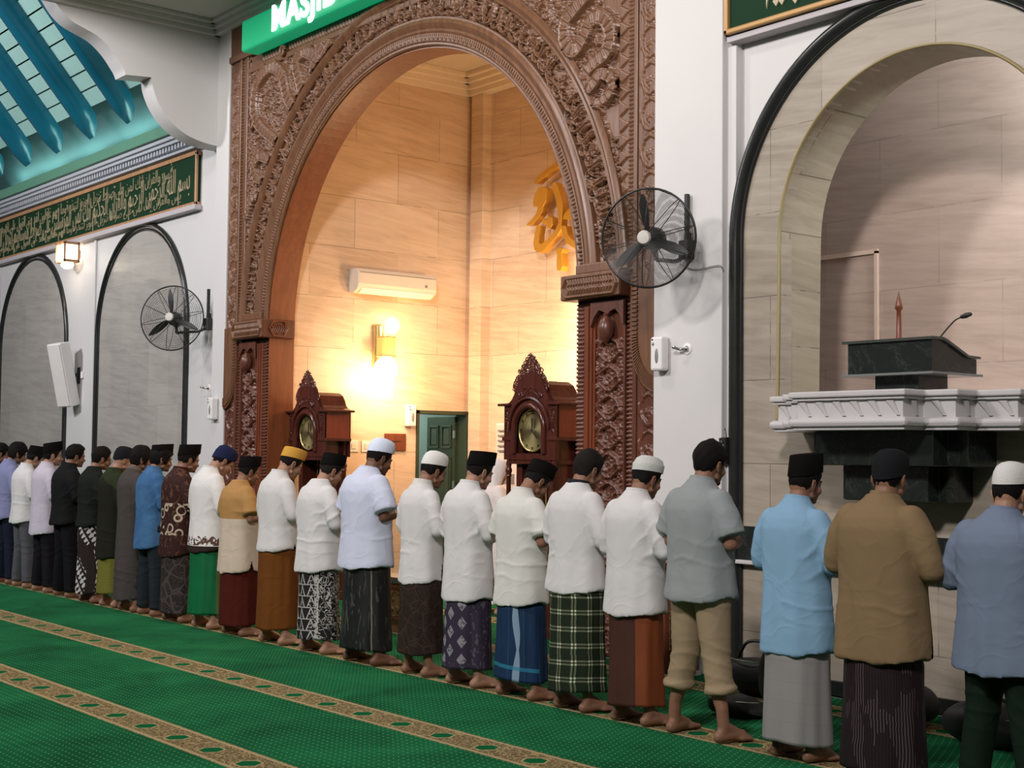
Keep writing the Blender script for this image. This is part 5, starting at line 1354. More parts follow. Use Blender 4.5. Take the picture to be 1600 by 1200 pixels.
def oval(T, rx, ry, zc, tilt, n=48, cy=.018, notch=0.0):
    out = []
    for k in range(n):
        a = 2 * PI * k / n; x = rx * math.cos(a); y = ry * math.sin(a)
        out.append(tuple(T((x, cy + y, zc + tilt * y))))
    return out
def cap_mesh(bow, turn, kind):
    T = headT(bow, turn); mb = MB(); R = []
    if kind in ('peci', 'tallpeci'):
        H = .098 if kind == 'peci' else .112
        R = [oval(T, .080, .101, .142, .25), oval(T, .0865, .1085, .130, .25), oval(T, .0875, .1095, .133, .25), oval(T, .085, .108, .133 + H * .5, .22), oval(T, .0815, .106, .133 + H - .004, .20), oval(T, .079, .104, .133 + H, .20), oval(T, .070, .096, .133 + H - .004, .20), oval(T, .03, .085, .133 + H - .010, .20), oval(T, .004, .06, .133 + H - .014, .20)]
    elif kind == 'gold':
        R = [oval(T, .080, .101, .138, .18), oval(T, .086, .108, .128, .18), oval(T, .0865, .1085, .16, .18), oval(T, .085, .107, .205, .16), oval(T, .080, .101, .216, .16), oval(T, .04, .06, .223, .16), oval(T, .003, .003, .225, .16)]
    elif kind == 'kufi':
        R = [oval(T, .079, .100, .138, .18), oval(T, .0855, .1075, .128, .18), oval(T, .0865, .1085, .15, .17), oval(T, .082, .104, .185, .14), oval(T, .070, .092, .213, .12), oval(T, .048, .066, .230, .08), oval(T, .022, .03, .238, .04), oval(T, .002, .003, .239, 0)]
    elif kind == 'bandkufi':
        R = [oval(T, .080, .101, .134, .10), oval(T, .087, .1095, .124, .10), oval(T, .0885, .111, .150, .10), oval(T, .0895, .112, .172, .10), oval(T, .086, .108, .176, .10), oval(T, .083, .105, .178, .10), oval(T, .074, .094, .203, .08), oval(T, .05, .066, .221, .05), oval(T, .002, .003, .230, 0)]
    elif kind == 'beanie':
        R = [oval(T, .080, .101, .115, .30), oval(T, .0865, .1075, .100, .33), oval(T, .088, .1105, .13, .28), oval(T, .087, .110, .165, .2), oval(T, .077, .098, .200, .12), oval(T, .052, .07, .222, .06), oval(T, .022, .03, .230, .03), oval(T, .002, .003, .231, 0)]
    mb.loft(R, False); return mb

def wrinkle(t, c0):
    x = t.sep(c0); v = t.comb(x[0], x[1], t.mul(x[2], 1.3))
    n = t.noise(v, 3.4, 2.0, .45, .9); r = t.math('SUBTRACT', 1.0, t.math('ABSOLUTE', t.mul(t.math('SUBTRACT', n, .5), 5.0)))
    return t.mul(t.math('POWER', t.math('MAXIMUM', r, 0.0), 2.0), .105)
def clothmat(name, col, rough=0.85, weave=0.15, var=0.05):
    t = NT(name); c0 = t.coords()
    n = t.noise(c0, 7.0, 4.0); f = t.noise(c0, 260.0, 2.0)
    c = t.mix(n, [x * (1 - var) for x in col], [min(1, x * (1 + var)) for x in col])
    wr = wrinkle(t, c0); t.bump(t.add(t.mul(f, weave * .06), wr), 1.0, 0.02); return t.done(c, rough, 0.0, 0.08)

def fold_disp(me, seed, amp=0.006, hem=0.7, style='shirt'):
    P = getco(me); N = getno(me)
    wx = Waves(seed + 1, 6, (1, 1, .5), 3, 8)(P); wz = Waves(seed + 2, 6, (1, 1, 1), 3, 8)(P)
    ang = np.arctan2(P[:, 1] + .0, P[:, 0])
    low = np.clip((1.25 - P[:, 2]) / .5, 0, 1)
    # soft vertical drape, growing towards the hem
    v1 = np.sin(ang * 5 + seed + 2.5 * wx + P[:, 2] * 1.5); v2 = np.sin(ang * 9 + seed * 2 + 3 * wz)
    d = (0.75 * v1 + 0.35 * v2) * (low * .85 + .12)
    # slanting pulls from the armpits and at the elbows
    side = np.sign(P[:, 0]); q = (P[:, 2] - 1.20) * 1.3 - np.abs(P[:, 0]) * 0.9
    q = q + .05 * Waves(seed + 21, 6, (1, 1, 1), 5, 12)(P)
    r1 = 1 - np.abs(np.sin(q * 19 + 5.5 * wx + seed)); gate = np.clip(Waves(seed + 22, 6, (1, 1, 1), 5, 11)(P) * 2.2 + .5, 0, 1)
    wgt = np.exp(-((P[:, 2] - 1.10) / .15) ** 2) * np.clip((np.abs(P[:, 0]) - .09) / .10, 0, 1) * gate
    d += 1.5 * (r1 ** 2 - .33) * wgt
    # cross creases at the small of the back
    r2 = 1 - np.abs(np.sin((P[:, 2] + .15 * np.abs(P[:, 0]) + .05 * wx) * 34 + seed * 1.7 + 2 * wz)); w2 = np.exp(-((P[:, 2] - (hem + .24)) / .09) ** 2) * (Waves(seed + 9, 5, (1, 1, 1), 4, 9)(P) > -.1)
    d += 0.9 * (r2 ** 3 - .25) * w2
    d += 0.42 * Waves(seed + 3, 10, (1, 1, .6), 14, 42)(P)
    keep = np.clip((1.43 - P[:, 2]) / .05, 0, 1)
    setco(me, P + N * (d * amp * keep)[:, None]); return me

def build_shirt(seed, hem=.7, sleeve='long', g=1.0, dg=1.0, slit=None, bulk=1.0, flare=1.03, hemcurve=.035):
    mb = MB()
    prof = [(hem, .214 * flare, .160 * flare, .002), (hem + .04, .211 * flare, .157 * flare, .002), ((hem + .95) / 2, .205 * (flare + 1) / 2, .153 * (flare + 1) / 2, .003), (.98, .195, .148, .004), (1.10, .197, .147, .0), (1.20, .200, .143, -.008), (1.28, .198, .136, -.014), (1.335, .178, .120, -.016), (1.375, .140, .102, -.014), (1.41, .096, .086, -.006), (1.435, .074, .076, .002), (1.455, .064, .067, .004)]
    if hem < .5: prof.insert(2, (hem + .3, .20 * flare, .155 * flare, .002))
    prof.sort()
    rings = []
    for z, a, b, cy in prof:
        ring = []
        for k in range(40):
            t = 2 * PI * k / 40; c, s = math.cos(t), math.sin(t)
            e = .88
            x = a * g * math.copysign(abs(c) ** e, c); y = cy + b * dg * math.copysign(abs(s) ** e, s)
            zz = z + hemcurve * (.35 - abs(s)) * max(0.0, 1 - (z - hem) / .12)
            ring.append((x, y, zz))
        rings.append(ring)
    mb.loft(rings)
    B_ = bulk
    for s in (-1, 1):
        sh = (s * .150 * g, -.012, 1.322)
        if sleeve == 'long':
            mb.limb([sh, (s * .200 * g, -.016, 1.24), (s * .236 * g, -.012, 1.13), (s * .244 * g, 0, 1.085)], [.072 * B_, .068 * B_, .060 * B_, .055 * B_])
            mb.limb([(s * .244 * g, 0, 1.085), (s * .19 * g, .10, 1.08), (s * .10, .19, 1.10), (s * .062, .21, 1.12)], [.058 * B_, .056 * B_, .045, .036])
        else:
            mb.limb([sh, (s * .198 * g, -.016, 1.25)], [.072 * B_, .070 * B_])
            mb.tube([(s * .190 * g, -.014, 1.27), (s * .238 * g, -.006, 1.135)], [.071 * B_, .076 * B_], 18)
    me = remesh(mb, .0105, 9, .6)
    fold_disp(me, seed, .0072, hem)
    if slit:
        w, h, yc = slit
        bm = bmesh.new(); bm.from_mesh(me)
        bad = [f for f in bm.faces if (lambda c: c.x > 0.02 and c.z < hem + h and abs(c.y - yc) < w * (1 - (c.z - hem) / h))(f.calc_center_median())]
        bmesh.ops.delete(bm, geom=bad, context='FACES'); bm.to_mesh(me); bm.free(); me.shade_smooth()
    return me
def collar_mesh(kind, g=1.0):
    mb = MB(); R = []
    for z, rx, ry, cy, tl in [(1.405, .085, .088, .004, .10), (1.425, .074, .080, .008, .22), (1.452, .068, .073, .012, .30), (1.462, .066, .071, .014, .32), (1.452, .061, .066, .013, .30), (1.41, .063, .068, .01, .2)]:
        R.append([(rx * math.cos(2 * PI * k / 36), cy + ry * math.sin(2 * PI * k / 36), z - tl * ry * (math.sin(2 * PI * k / 36) + .2) * .5) for k in range(36)])
    mb.loft(R, False); return mb

def drape(name, rings_fn, z0, z1, nz, na, mat, parent, thick=.004):
    """skirt-like cloth with UVs: u round (0.5 faces back right), v = height"""
    vs, fs, uvs = [], [], []
    for i in range(nz + 1):
        z = z0 + (z1 - z0) * i / nz
        for j in range(na):
            vs.append(rings_fn(z, 2 * PI * j / na))
    for i in range(nz):
        for j in range(na):
            a, b = i * na + j, i * na + (j + 1) % na
            fs.append((a, b, b + na, a + na)); uvs.append([(j, i), (j + 1, i), (j + 1, i + 1), (j, i + 1)])
    me = bpy.data.meshes.new(name); me.from_pydata(vs, [], fs)
    uv = me.uv_layers.new(name='UVMap'); k = 0
    for q in uvs:
        for (j, i) in q:
            u = j / na; uv.data[k].uv = (u, z0 + (z1 - z0) * i / nz); k += 1
    me.shade_smooth(); me.update()
    o = link(name, me, mat, parent)
    s = o.modifiers.new('thick', 'SOLIDIFY'); s.thickness = thick; s.offset = 0
    return o
def sarong(seed, hem, top, mat, parent, g=1.0, w=1.0, wide=.17, shem=.7):
    ex = max(0.0, wide + .045 - .205 * g)
    r = random.Random(seed); p = [r.uniform(0, 6.28) for _ in range(6)]
    # angle 0 of the drape grid lies at front-left so that u = 0.5 faces back-right
    A0 = math.radians(141)
    def f(z, t):
        a = A0 + t; q = max(0.0, min(1, (top - z) / (top - hem)))
        a_ = np.interp(z, [hem, .45, .7, .86, 1.0], [.205 * w, .190 * w, .185, .185, .165]) * g + ex * q
        b_ = np.interp(z, [hem, .45, .7, .86, 1.0], [.158 * w, .150 * w, .150, .152, .13]) * g
        k = 1 + q * (.030 * math.sin(5 * a + p[0] + q * 1.2) + .022 * math.sin(8 * a + p[1] - q * 2)) + .010 * math.sin(13 * a + p[2] + 3 * q) + .006 * math.sin(z * 30 + p[3] + 3 * a) * (1 - q)
        k += .05 * q * math.exp(-((math.degrees(a) % 360 - 300) / 14) ** 2)
        k *= float(np.interp(z, [shem - .02, shem + .06], [1.0, .86]))
        return (a_ * k * math.cos(a), .01 + b_ * k * math.sin(a), z + .008 * math.sin(2 * a + p[4]) * q)
    return drape('sarong', f, hem, top, 46, 150, mat, parent)
def trousers(seed, hem, mat, parent, w=1.0, wide=.17, name='trousers', cuff=False):
    mb = MB()
    mb.ell((0, 0, .90), (.170 * w, .128 * w, .15))
    for s in (-1, 1):
        pts = [(s * .085, 0, .86), (s * .10, .005, .66), (s * .118, .008, .46)]; rd = [.108 * w, .094 * w, .080 * w]
        x_ = .118 + (wide - .118) * (0.46 - hem) / .38
        pts.append((s * x_, -.005, hem + .02)); rd.append(.070 * w if not cuff else .075 * w)
        mb.ell(pts[0], (rd[0],) * 3); mb.tube(pts, rd, 20)
        if cuff: mb.tube([(s * x_ + .076 * math.cos(t), -.003 + .072 * math.sin(t), hem + .05 + .012 * math.sin(t + s)) for t in np.linspace(0, 2 * PI, 20, endpoint=False)], .022, 8, False, True)
    me = remesh(mb, .010, 4, .5)
    P = getco(me); N = getno(me); wx = Waves(seed, 6, (1, 1, 1), 4, 9)(P)
    r1 = 1 - np.abs(np.sin(P[:, 2] * 40 + 7 * wx + np.abs(P[:, 0]) * 14 + seed)); wg = np.exp(-((P[:, 2] - .46) / .10) ** 2) + .9 * np.exp(-((P[:, 2] - .80) / .07) ** 2) + np.exp(-((P[:, 2] - hem - .05) / .07) ** 2)
    d = (r1 ** 2 - .3) * wg + .5 * Waves(seed + 4, 8, (1, 1, .3), 10, 30)(P)
    setco(me, P + N * (d * .006)[:, None])
    return link(name, me, mat, parent)

# ---- patterned cloth
def uvxy(t):
    u = t.sep(t.coords('UV')); return t.mul(u[0], 1.12), u[1]     # metres round, metres high
def pat_plain(name, col, **k): return clothmat(name, col, **k)
def pat_stripes(name):
    t = NT(name); x, y = uvxy(t)
    n = t.noise(t.comb(x, t.mul(y, .25), 0.0), 9.0, 2.0)
    grp_ = t.gt(n, .52); s = t.lt(t.tri(t.math('DIVIDE', t.add(x, t.mul(t.noise(t.comb(t.mul(y, 3.0), x, 0.0), 2.0), .03)), .013)), .13)
    c = t.mix(t.mul(s, t.add(t.mul(grp_, .5), .06)), (.015, .007, .010), (.17, .135, .135)); return t.done(c, .7, 0, .2)
def pat_plaid(name, base, line, per=.105, double=True, thin=.006, amt=.8, mid=None):
    t = NT(name); x, y = uvxy(t)
    def ln(v):
        a = t.mul(t.tri(t.math('DIVIDE', v, per)), per)      # distance to the nearest line centre
        if double: return t.lt(t.math('ABSOLUTE', t.math('SUBTRACT', a, thin * 1.9)), thin)
        return t.lt(a, thin)
    wob = t.mul(t.noise(t.comb(t.mul(y, 5.0), 0.0, 0.0), 1.5), .03)
    a, b = ln(t.add(x, wob)), ln(y)
    s = t.mul(t.add(a, b), .5)
    c = t.mix(t.mul(s, amt), base, line)
    if mid: c = t.mix(t.mul(t.mul(a, b), .8), c, mid)
    return t.done(c, .8, 0, .2)
def pat_batik(name, base, ink, sc=9.0, thr=.05, band=None, bandcol=None):
    t = NT(name); x, y = uvxy(t); v = t.comb(x, y, 0.0)
    vo = t.node('ShaderNodeTexVoronoi', {'Vector': v, 'Scale': sc}, feature='DISTANCE_TO_EDGE').outputs['Distance']
    n = t.noise(v, sc * 1.6, 2.0, .5, 2.0)
    m = t.math('MAXIMUM', t.lt(vo, thr), t.lt(t.math('ABSOLUTE', t.math('SUBTRACT', n, .5)), .02))
    c = t.mix(t.mul(m, .8), base, ink)
    return t.done(c, .75, 0, .25)
def pat_tumpal(name):   # rows of small white triangles beside a dark field with white scrolls
    t = NT(name); x, y = uvxy(t)
    ty = t.fr(t.math('DIVIDE', y, .095)); tx = t.tri(t.math('DIVIDE', x, .10))
    outer = t.lt(t.math('ABSOLUTE', t.math('SUBTRACT', t.mul(tx, 2.0), t.mul(t.math('SUBTRACT', 1.0, ty), .8))), .10)
    dotn = t.gt(t.noise(t.comb(x, y, 0.0), 70.0, 1.0), .60)
    ins = t.mul(t.lt(t.mul(tx, 2.0), t.mul(t.math('SUBTRACT', 1.0, ty), .7)), dotn)
    base = t.lt(ty, .07)
    tri_ = t.math('MAXIMUM', t.math('MAXIMUM', outer, ins), base)
    colm = t.lt(t.math('ABSOLUTE', t.math('SUBTRACT', x, .545)), .018); chain = t.mul(colm, t.gt(t.noise(t.comb(x, y, 0.), 40.0, 2.0), .46))
    n = t.noise(t.comb(x, y, 0.0), 16.0, 2.0, .5, 1.5); scroll = t.lt(t.math('ABSOLUTE', t.math('SUBTRACT', n, .5)), .035)
    left = t.lt(x, .525)
    m = t.add(t.mul(left, tri_), t.mul(t.math('SUBTRACT', 1.0, left), t.math('MAXIMUM', chain, scroll)))
    return t.done(t.mix(t.math('MINIMUM', m, 1.0), (.012, .011, .011), (.42, .40, .38)), .75, 0, .2)
def pat_parang(name):   # diagonal knife bands, white on dark brown
    t = NT(name); x, y = uvxy(t)
    d = t.add(t.mul(x, .85), t.mul(y, .6)); e = t.math('SUBTRACT', t.mul(y, .8), t.mul(x, .6))
    band = t.gt(t.tri(t.math('DIVIDE', d, .125)), .12)
    w = t.math('SINE', t.math('DIVIDE', e, .0085)); w2 = t.math('SINE', t.add(t.math('DIVIDE', d, .012), t.mul(w, 1.2)))
    fld = t.gt(t.add(w, t.mul(w2, .7)), -.25)
    gate = t.gt(t.noise(t.comb(x, t.mul(y, .3), 0.), 4.0, 1.0), .44)
    m = t.mul(t.mul(band, fld), gate)
    return t.done(t.mix(m, (.018, .010, .010), (.48, .46, .45)), .75, 0, .2)
def pat_songket(name):  # grey lozenges on purple
    t = NT(name); x, y = uvxy(t)
    a = t.tri(t.math('DIVIDE', x, .10)); b = t.tri(t.math('DIVIDE', t.add(y, t.mul(t.math('MODULO', t.math('FLOOR', t.add(t.math('DIVIDE', x, .10), .5)), 2.0), .065)), .13))
    lo = t.lt(t.add(a, b), .36); spot = t.gt(t.noise(t.comb(x, y, 0.), 45.0, 2.0), .57)
    left = t.mul(t.lt(x, .57), t.gt(y, .17))
    m1 = t.mul(left, t.mul(lo, t.math('SUBTRACT', 1.0, t.mul(spot, .75))))
    n = t.noise(t.comb(t.mul(x, 1.6), y, 0.), 22.0, 2.0, .5, 1.0); sc = t.mul(t.math('SUBTRACT', 1.0, left), t.gt(n, .60))
    c = t.mix(m1, (.030, .022, .040), (.22, .21, .24)); c = t.mix(t.mul(sc, .55), c, (.13, .12, .15))
    return t.done(c, .75, 0, .2)
def pat_ikat(name):     # dark blue with a pale vertical figure and a cyan border
    t = NT(name); x, y = uvxy(t); n = t.noise(t.comb(t.mul(x, 2.0), t.mul(y, .8), 0.), 6.0, 3.0)
    wx = t.add(x, t.mul(t.math('SINE', t.mul(y, 13.0)), .008))
    wid = t.add(.008, t.mul(t.math('ABSOLUTE', t.math('SINE', t.mul(y, 9.0))), .016))
    fig = t.lt(t.math('ABSOLUTE', t.math('SUBTRACT', wx, .50)), wid)
    fine = t.gt(t.noise(t.comb(x, y, 0.), 60.0, 2.0), .105)
    cy = t.mul(t.lt(t.math('ABSOLUTE', t.math('SUBTRACT', t.add(y, t.mul(x, .03)), .235)), .013), t.lt(x, .66))
    c = t.mix(n, (.003, .014, .045), (.008, .035, .095)); c = t.mix(t.mul(fig, t.add(t.mul(fine, .5), .15)), c, (.30, .42, .55)); c = t.mix(t.mul(cy, .7), c, (.02, .19, .30))
    st_ = t.mul(t.lt(t.tri(t.math('DIVIDE', x, .11)), .02), .2)
    c = t.mix(st_, c, (.1, .2, .35)); return t.done(c, .7, 0, .25)
def pat_split(name, c1, c2, at, soft=None):
    t = NT(name); x, y = uvxy(t); n = t.noise(t.comb(t.mul(x, 6.0), y, 0.), 4.0, 3.0)
    a = t.mix(n, [v * .8 for v in c1], [v * 1.2 for v in c1]); b = t.mix(n, [v * .75 for v in c2], [v * 1.25 for v in c2])
    return t.done(t.mix(t.gt(x, at), a, b), .6, 0, .25)
def pat_streaks(name, base, ink):
    t = NT(name); x, y = uvxy(t); n = t.noise(t.comb(t.mul(x, 22.0), t.mul(y, 3.0), 0.), 1.5, 4.0, .6, 1.2)
    m = t.gt(n, .60); ln = t.lt(t.math('ABSOLUTE', t.math('SUBTRACT', t.add(x, t.mul(t.noise(t.comb(y, 0., 0.), 8.0), .02)), .60)), .006)
    c = t.mix(t.mul(m, .5), base, ink); c = t.mix(t.mul(ln, .5), c, (.30, .29, .22)); return t.done(c, .5, 0, .35)
def objpat_two(name, top, bottom, z):
    t = NT(name); c = t.sep(t.coords()); n = t.noise(t.coords(), 7.0, 3.0)
    m = t.gt(c[2], z); t.bump(wrinkle(t, t.coords()), 1.0, .02)
    return t.done(t.mix(m, bottom, top), .85, 0, .2)
def objpat_batikshirt(name):
    t = NT(name); c = t.coords(); z = t.sep(c)[2]
    n = t.noise(t.comb(*[t.mul(v, k) for v, k in zip(t.sep(c), (1.2, 1.2, 1.0))]), 13.0, 1.0, .5, 1.5); a = t.gt(n, .60)
    vo = t.node('ShaderNodeTexVoronoi', {'Vector': c, 'Scale': 10.0}).outputs['Distance']; rg = t.mul(t.lt(t.math('ABSOLUTE', t.math('SUBTRACT', vo, .42)), .07), t.mul(t.lt(z, 1.12), t.gt(z, .82)))
    cc = t.mix(t.mul(a, .5), (.030, .009, .007), (.15, .07, .04)); cc = t.mix(t.mul(rg, .85), cc, (.50, .40, .30)); return t.done(cc, .8, 0, .2)
def objpat_border(name, hem):
    t = NT(name); c = t.coords(); z = t.sep(c)[2]; x = t.sep(c)[0]; y = t.sep(c)[1]
    n = t.noise(c, 26.0, 2.0, .5, 1.0); sk = t.add(hem + .10, t.mul(t.math('ABSOLUTE', t.math('SINE', t.mul(t.add(x, y), 32.0))), .035))
    m = t.mul(t.mul(t.lt(z, sk), t.gt(z, hem + .05)), t.gt(n, .47)); dk = t.lt(z, hem + .045)
    cc = t.mix(m, (.66, .64, .63), (.10, .055, .04)); cc = t.mix(dk, cc, (.03, .018, .016))
    t.bump(wrinkle(t, c), 1.0, .02); return t.done(cc, .85, 0, .08)
def objpat_denim(name):
    t = NT(name); c = t.coords(); n = t.noise(c, 3.0, 4.0, .6); f = t.noise(c, 300., 2.)
    t.bump(wrinkle(t, c), 1.0, .02); return t.done(t.ramp(n, [(.3, (.028, .085, .20)), (.7, (.07, .17, .33))]), .85, 0, .1)
def objpat_yoke(name, top, body, z):
    t = NT(name); c = t.coords(); z_ = t.sep(c)[2]
    return t.done(t.mix(t.gt(t.add(z_, t.mul(t.math('ABSOLUTE', t.sep(c)[0]), .6)), z), body, top), .9, 0, .12)
def skin(name, a):
    t = NT(name); c = t.coords(); n = t.noise(c, 14.0, 4.0)
    z = t.sep(c)[2]
    t.b.inputs['Subsurface Weight'].default_value = 0.08; t.b.inputs['Subsurface Radius'].default_value = (.02, .008, .005)
    t.bump(t.noise(c, 220., 2.), .08, .001)
    return t.done(t.mix(n, [v * .85 for v in a], [v * 1.12 for v in a]), .52, 0, .35)
SK = [skin('skin_warm_brown', (.24, .118, .072)), skin('skin_light_brown', (.34, .185, .12)), skin('skin_deep_brown', (.15, .07, .043))]
HAIR = plain('black_hair', (.007, .0055, .005), .7, spec=.10, var=.3, scale=120, bump=.6, bscale=200)
HAIRG = plain('greying_hair', (.011, .009, .008), .7, spec=.10, var=.6, scale=160, bump=.6, bscale=200)
VELVET = plain('black_velvet', (.006, .005, .005), .9, var=.2); VELVET.node_tree.nodes['Principled BSDF'].inputs['Specular IOR Level'].default_value = .05
W1 = clothmat('white_shirt_cotton', (.60, .585, .585)); W2 = clothmat('cream_white_cotton', (.60, .595, .56)); W3 = clothmat('blue_white_cotton', (.54, .57, .70)); W4 = clothmat('lilac_white_cotton', (.50, .46, .54))
def knit(name, col):
    t = NT(name); c = t.coords(); v = t.node('ShaderNodeTexVoronoi', {'Vector': c, 'Scale': 170.0}).outputs['Distance']; t.bump(v, .6, .003)
    return t.done(col, .9, 0, .08)
KN = knit('white_knit', (.66, .65, .62)); KNB = knit('bluish_white_knit', (.62, .68, .82)); KNG = knit('grey_white_knit', (.52, .53, .50)); KNK = knit('black_knit', (.012, .012, .014)); KNN = knit('navy_knit', (.014, .018, .055)); KGO = knit('gold_knit', (.52, .28, .05))

BODY = {}
def body_mesh(bow, turn, wide):
    k = (bow, turn, wide)
    if k not in BODY: BODY[k] = build_body(math.radians(bow), math.radians(turn), wide)
    return BODY[k]
TOP = {None: .222, 'short': .224, 'peci': .236, 'tallpeci': .25, 'gold': .225, 'kufi': .239, 'bandkufi': .230, 'beanie': .231}

def person(X, ztop, label, bow=10, turn=0, sk=0, hair='band', cap=None, capmat=None, shirt=None, collar=None, lower=None, Y=6.13, g=1.0, dg=1.0, wide=.17, glasses=False, beard=None, seed=0, hairmat=None, group='men standing in the prayer row', rz=0.0):
    b = math.radians(bow); tr = math.radians(turn)
    T = headT(b, tr)
    zt = T((0, .02, TOP[cap]))[2] + .004
    if bow > 22: zt += .012
    s = ztop / zt
    e = empty('person', (X, Y, 0.004), rz); e.scale = (s, s, s); tag(e, label, 'person', group)
    src = body_mesh(bow, turn, wide)
    me = src.copy(); me.materials.clear()
    o = link('body', me, SK[sk], e)
    if hair:
        obj('hair', hair_mesh(b, tr, hair, seed + 5), hairmat or HAIR, e, 60)
    if cap:
        c = obj('cap', cap_mesh(b, tr, cap), capmat or VELVET, e, 50)
    br = MB()
    for sx in (-1, 1):
        br.tube([T((sx * .014, .119, .094)), T((sx * .034, .116, .099)), T((sx * .056, .096, .092))], [.003, .0042, .002], 6)
    obj('eyebrow', br, HAIR, e, 60)
    ey = MB()
    for sx in (-1, 1): ey.tube([T((sx * .018, .113, .064)), T((sx * .031, .114, .061)), T((sx * .045, .104, .064))], [.0015, .0022, .0015], 6)
    obj('eyelash', ey, HAIR, e, 60)
    if glasses:
        gm = MB()
        for sx in (-1, 1):
            gm.tube([T((sx * .033 + .024 * math.cos(t), .128, .070 + .018 * math.sin(t))) for t in np.linspace(0, 2 * PI, 16, endpoint=False)], .0022, 6, False, True)
            gm.tube([T((sx * .057, .127, .075)), T((sx * .076, .09, .078)), T((sx * .084, .012, .080))], .0022, 6)
        gm.tube([T((-.01, .13, .072)), T((.01, .13, .072))], .002, 6)
        obj('glasses', gm, 'black', e, 60)
    if beard:
        bm_ = MB().ell(T((0, .093, -.018)), (.026, .022, .022 * beard)); bm_.limb([T((-.048, .03, .012)), T((0, .088, -.018)), T((.048, .03, .012))], [.014, .020, .014], 10)
        obj('beard', bm_, HAIR, e, 60)
    sh = dict(shirt); mt = sh.pop('mat')
    so = link('shirt', build_shirt(seed + 1, g=g, dg=dg, **sh), mt, e)
    if collar: obj('collar', collar_mesh(collar[0]), collar[1], e, 60)
    kind = lower[0]
    if kind == 'sarong': sarong(seed + 2, lower[1], max(.95, sh['hem'] + .22), lower[2], e, (g + 1) / 2 * (lower[3] if len(lower) > 3 else 1), 1.0, wide, sh['hem'])
    elif kind == 'trousers': trousers(seed + 3, lower[1], lower[2], e, (g + 1) / 2 * 1.0, wide)
    elif kind == 'rolled':
        trousers(seed + 3, lower[1], lower[2], e, (g + 1) / 2 * 1.0, wide, cuff=True)
    return e

S = lambda mat, hem, sleeve='long', **k: dict(mat=mat, hem=hem, sleeve=sleeve, **k)
WIDE = .17
# --- from the right of the photograph to the left
person(-3.80, 1.64, 'man in a greyish blue shirt and white cap at the right edge of the picture', 8, 0, 1, 'band', 'kufi', KN, S(clothmat('grey_blue_cotton', (.165, .205, .285)), .66, bulk=1.05), ('c', clothmat('grey_blue_collar', (.165, .205, .285))), ('trousers', .06, clothmat('dark_green_trousers', (.010, .020, .012)), 1), g=1.16, dg=1.1, seed=101, Y=6.12)
person(-4.44, 1.70, 'broad man in a loose khaki brown tunic and round black cap before the pulpit', 4, 8, 0, 'band', 'beanie', KNK, S(clothmat('khaki_brown_linen', (.215, .145, .078), weave=.4), .63, bulk=1.12, slit=(.035, .16, .06)), ('c', clothmat('khaki_brown_collar', (.215, .145, .078))), ('sarong', .07, pat_stripes('dark_purple_striped_sarong'), 1.02), g=1.20, dg=1.15, seed=112, Y=6.05)
person(-5.07, 1.673, 'man in a light blue tunic, tall black cap and pale grey sarong', 6, -4, 0, 'band', 'tallpeci', VELVET, S(clothmat('light_blue_cotton', (.215, .365, .52)), .60, bulk=1.0), ('c', clothmat('light_blue_collar', (.215, .365, .52))), ('sarong', .10, pat_plaid('pale_grey_sarong', (.26, .245, .24), (.16, .15, .148), .11, False, .0015, .55), 1.0), g=1.05, seed=123, wide=.12)
person(-5.79, 1.75, 'bareheaded man in a grey short-sleeved shirt and rolled-up khaki trousers', 6, 4, 0, 'short', None, None, S(clothmat('grey_linen', (.26, .28, .285)), .78, 'short', bulk=1.08), ('c', clothmat('grey_linen_collar', (.26, .28, .285))), ('rolled', .235, clothmat('khaki_trousers', (.30, .225, .14)), 1), g=1.03, dg=1.08, seed=134, wide=.19, beard=.9)
person(-6.34, 1.65, 'man in a white shirt, banded white cap and half brown, half orange sarong', 14, 0, 0, 'band', 'bandkufi', KNG, S(W1, .69, bulk=1.05), ('c', W1), ('sarong', .12, pat_split('brown_orange_sarong', (.055, .020, .013), (.19, .045, .014), .52), .98), g=1.02, dg=1.05, seed=145, wide=.14, hairmat=HAIR)
person(-6.89, 1.69, 'bareheaded man in a white polo with dark striped collar and green plaid sarong', 14, 0, 0, 'short', None, None, S(W1, .76, bulk=1.0), ('c', pat_plain('black_striped_collar', (.02, .02, .024))), ('sarong', .13, pat_plaid('green_black_plaid_sarong', (.010, .017, .008), (.26, .29, .17), .105, True, .0055, .75, (.62, .62, .50)), 1.03), g=1.02, seed=156, wide=.13, hairmat=HAIRG)
person(-7.46, 1.60, 'bowed man in glasses, a cream short-sleeved shirt, black cap and blue ikat sarong', 34, 0, 0, 'band', 'peci', VELVET, S(W2, .66, 'short', bulk=1.08), ('c', W2), ('sarong', .13, pat_ikat('dark_blue_ikat_sarong'), .98), g=1.03, seed=167, glasses=True, wide=.18)
person(-8.06, 1.67, 'man in a long white tunic, black cap and purple lozenge-patterned sarong', 16, 0, 1, 'band', 'peci', VELVET, S(W1, .62, bulk=1.05, slit=(.012, .2, .09)), ('c', W1), ('sarong', .13, pat_songket('purple_lozenge_sarong'), 1.0), g=1.0, seed=178, wide=.15)
person(-8.64, 1.665, 'slim man in a long white tunic, white knit cap and dark brown sarong', 18, 0, 0, 'band', 'kufi', KN, S(W1, .70, bulk=.95, slit=(.02, .16, .08)), ('c', W2), ('sarong', .17, pat_batik('dark_brown_sarong', (.016, .008, .005), (.045, .022, .016), 9, .03), 1.04), g=.90, dg=.92, seed=189, wide=.13)
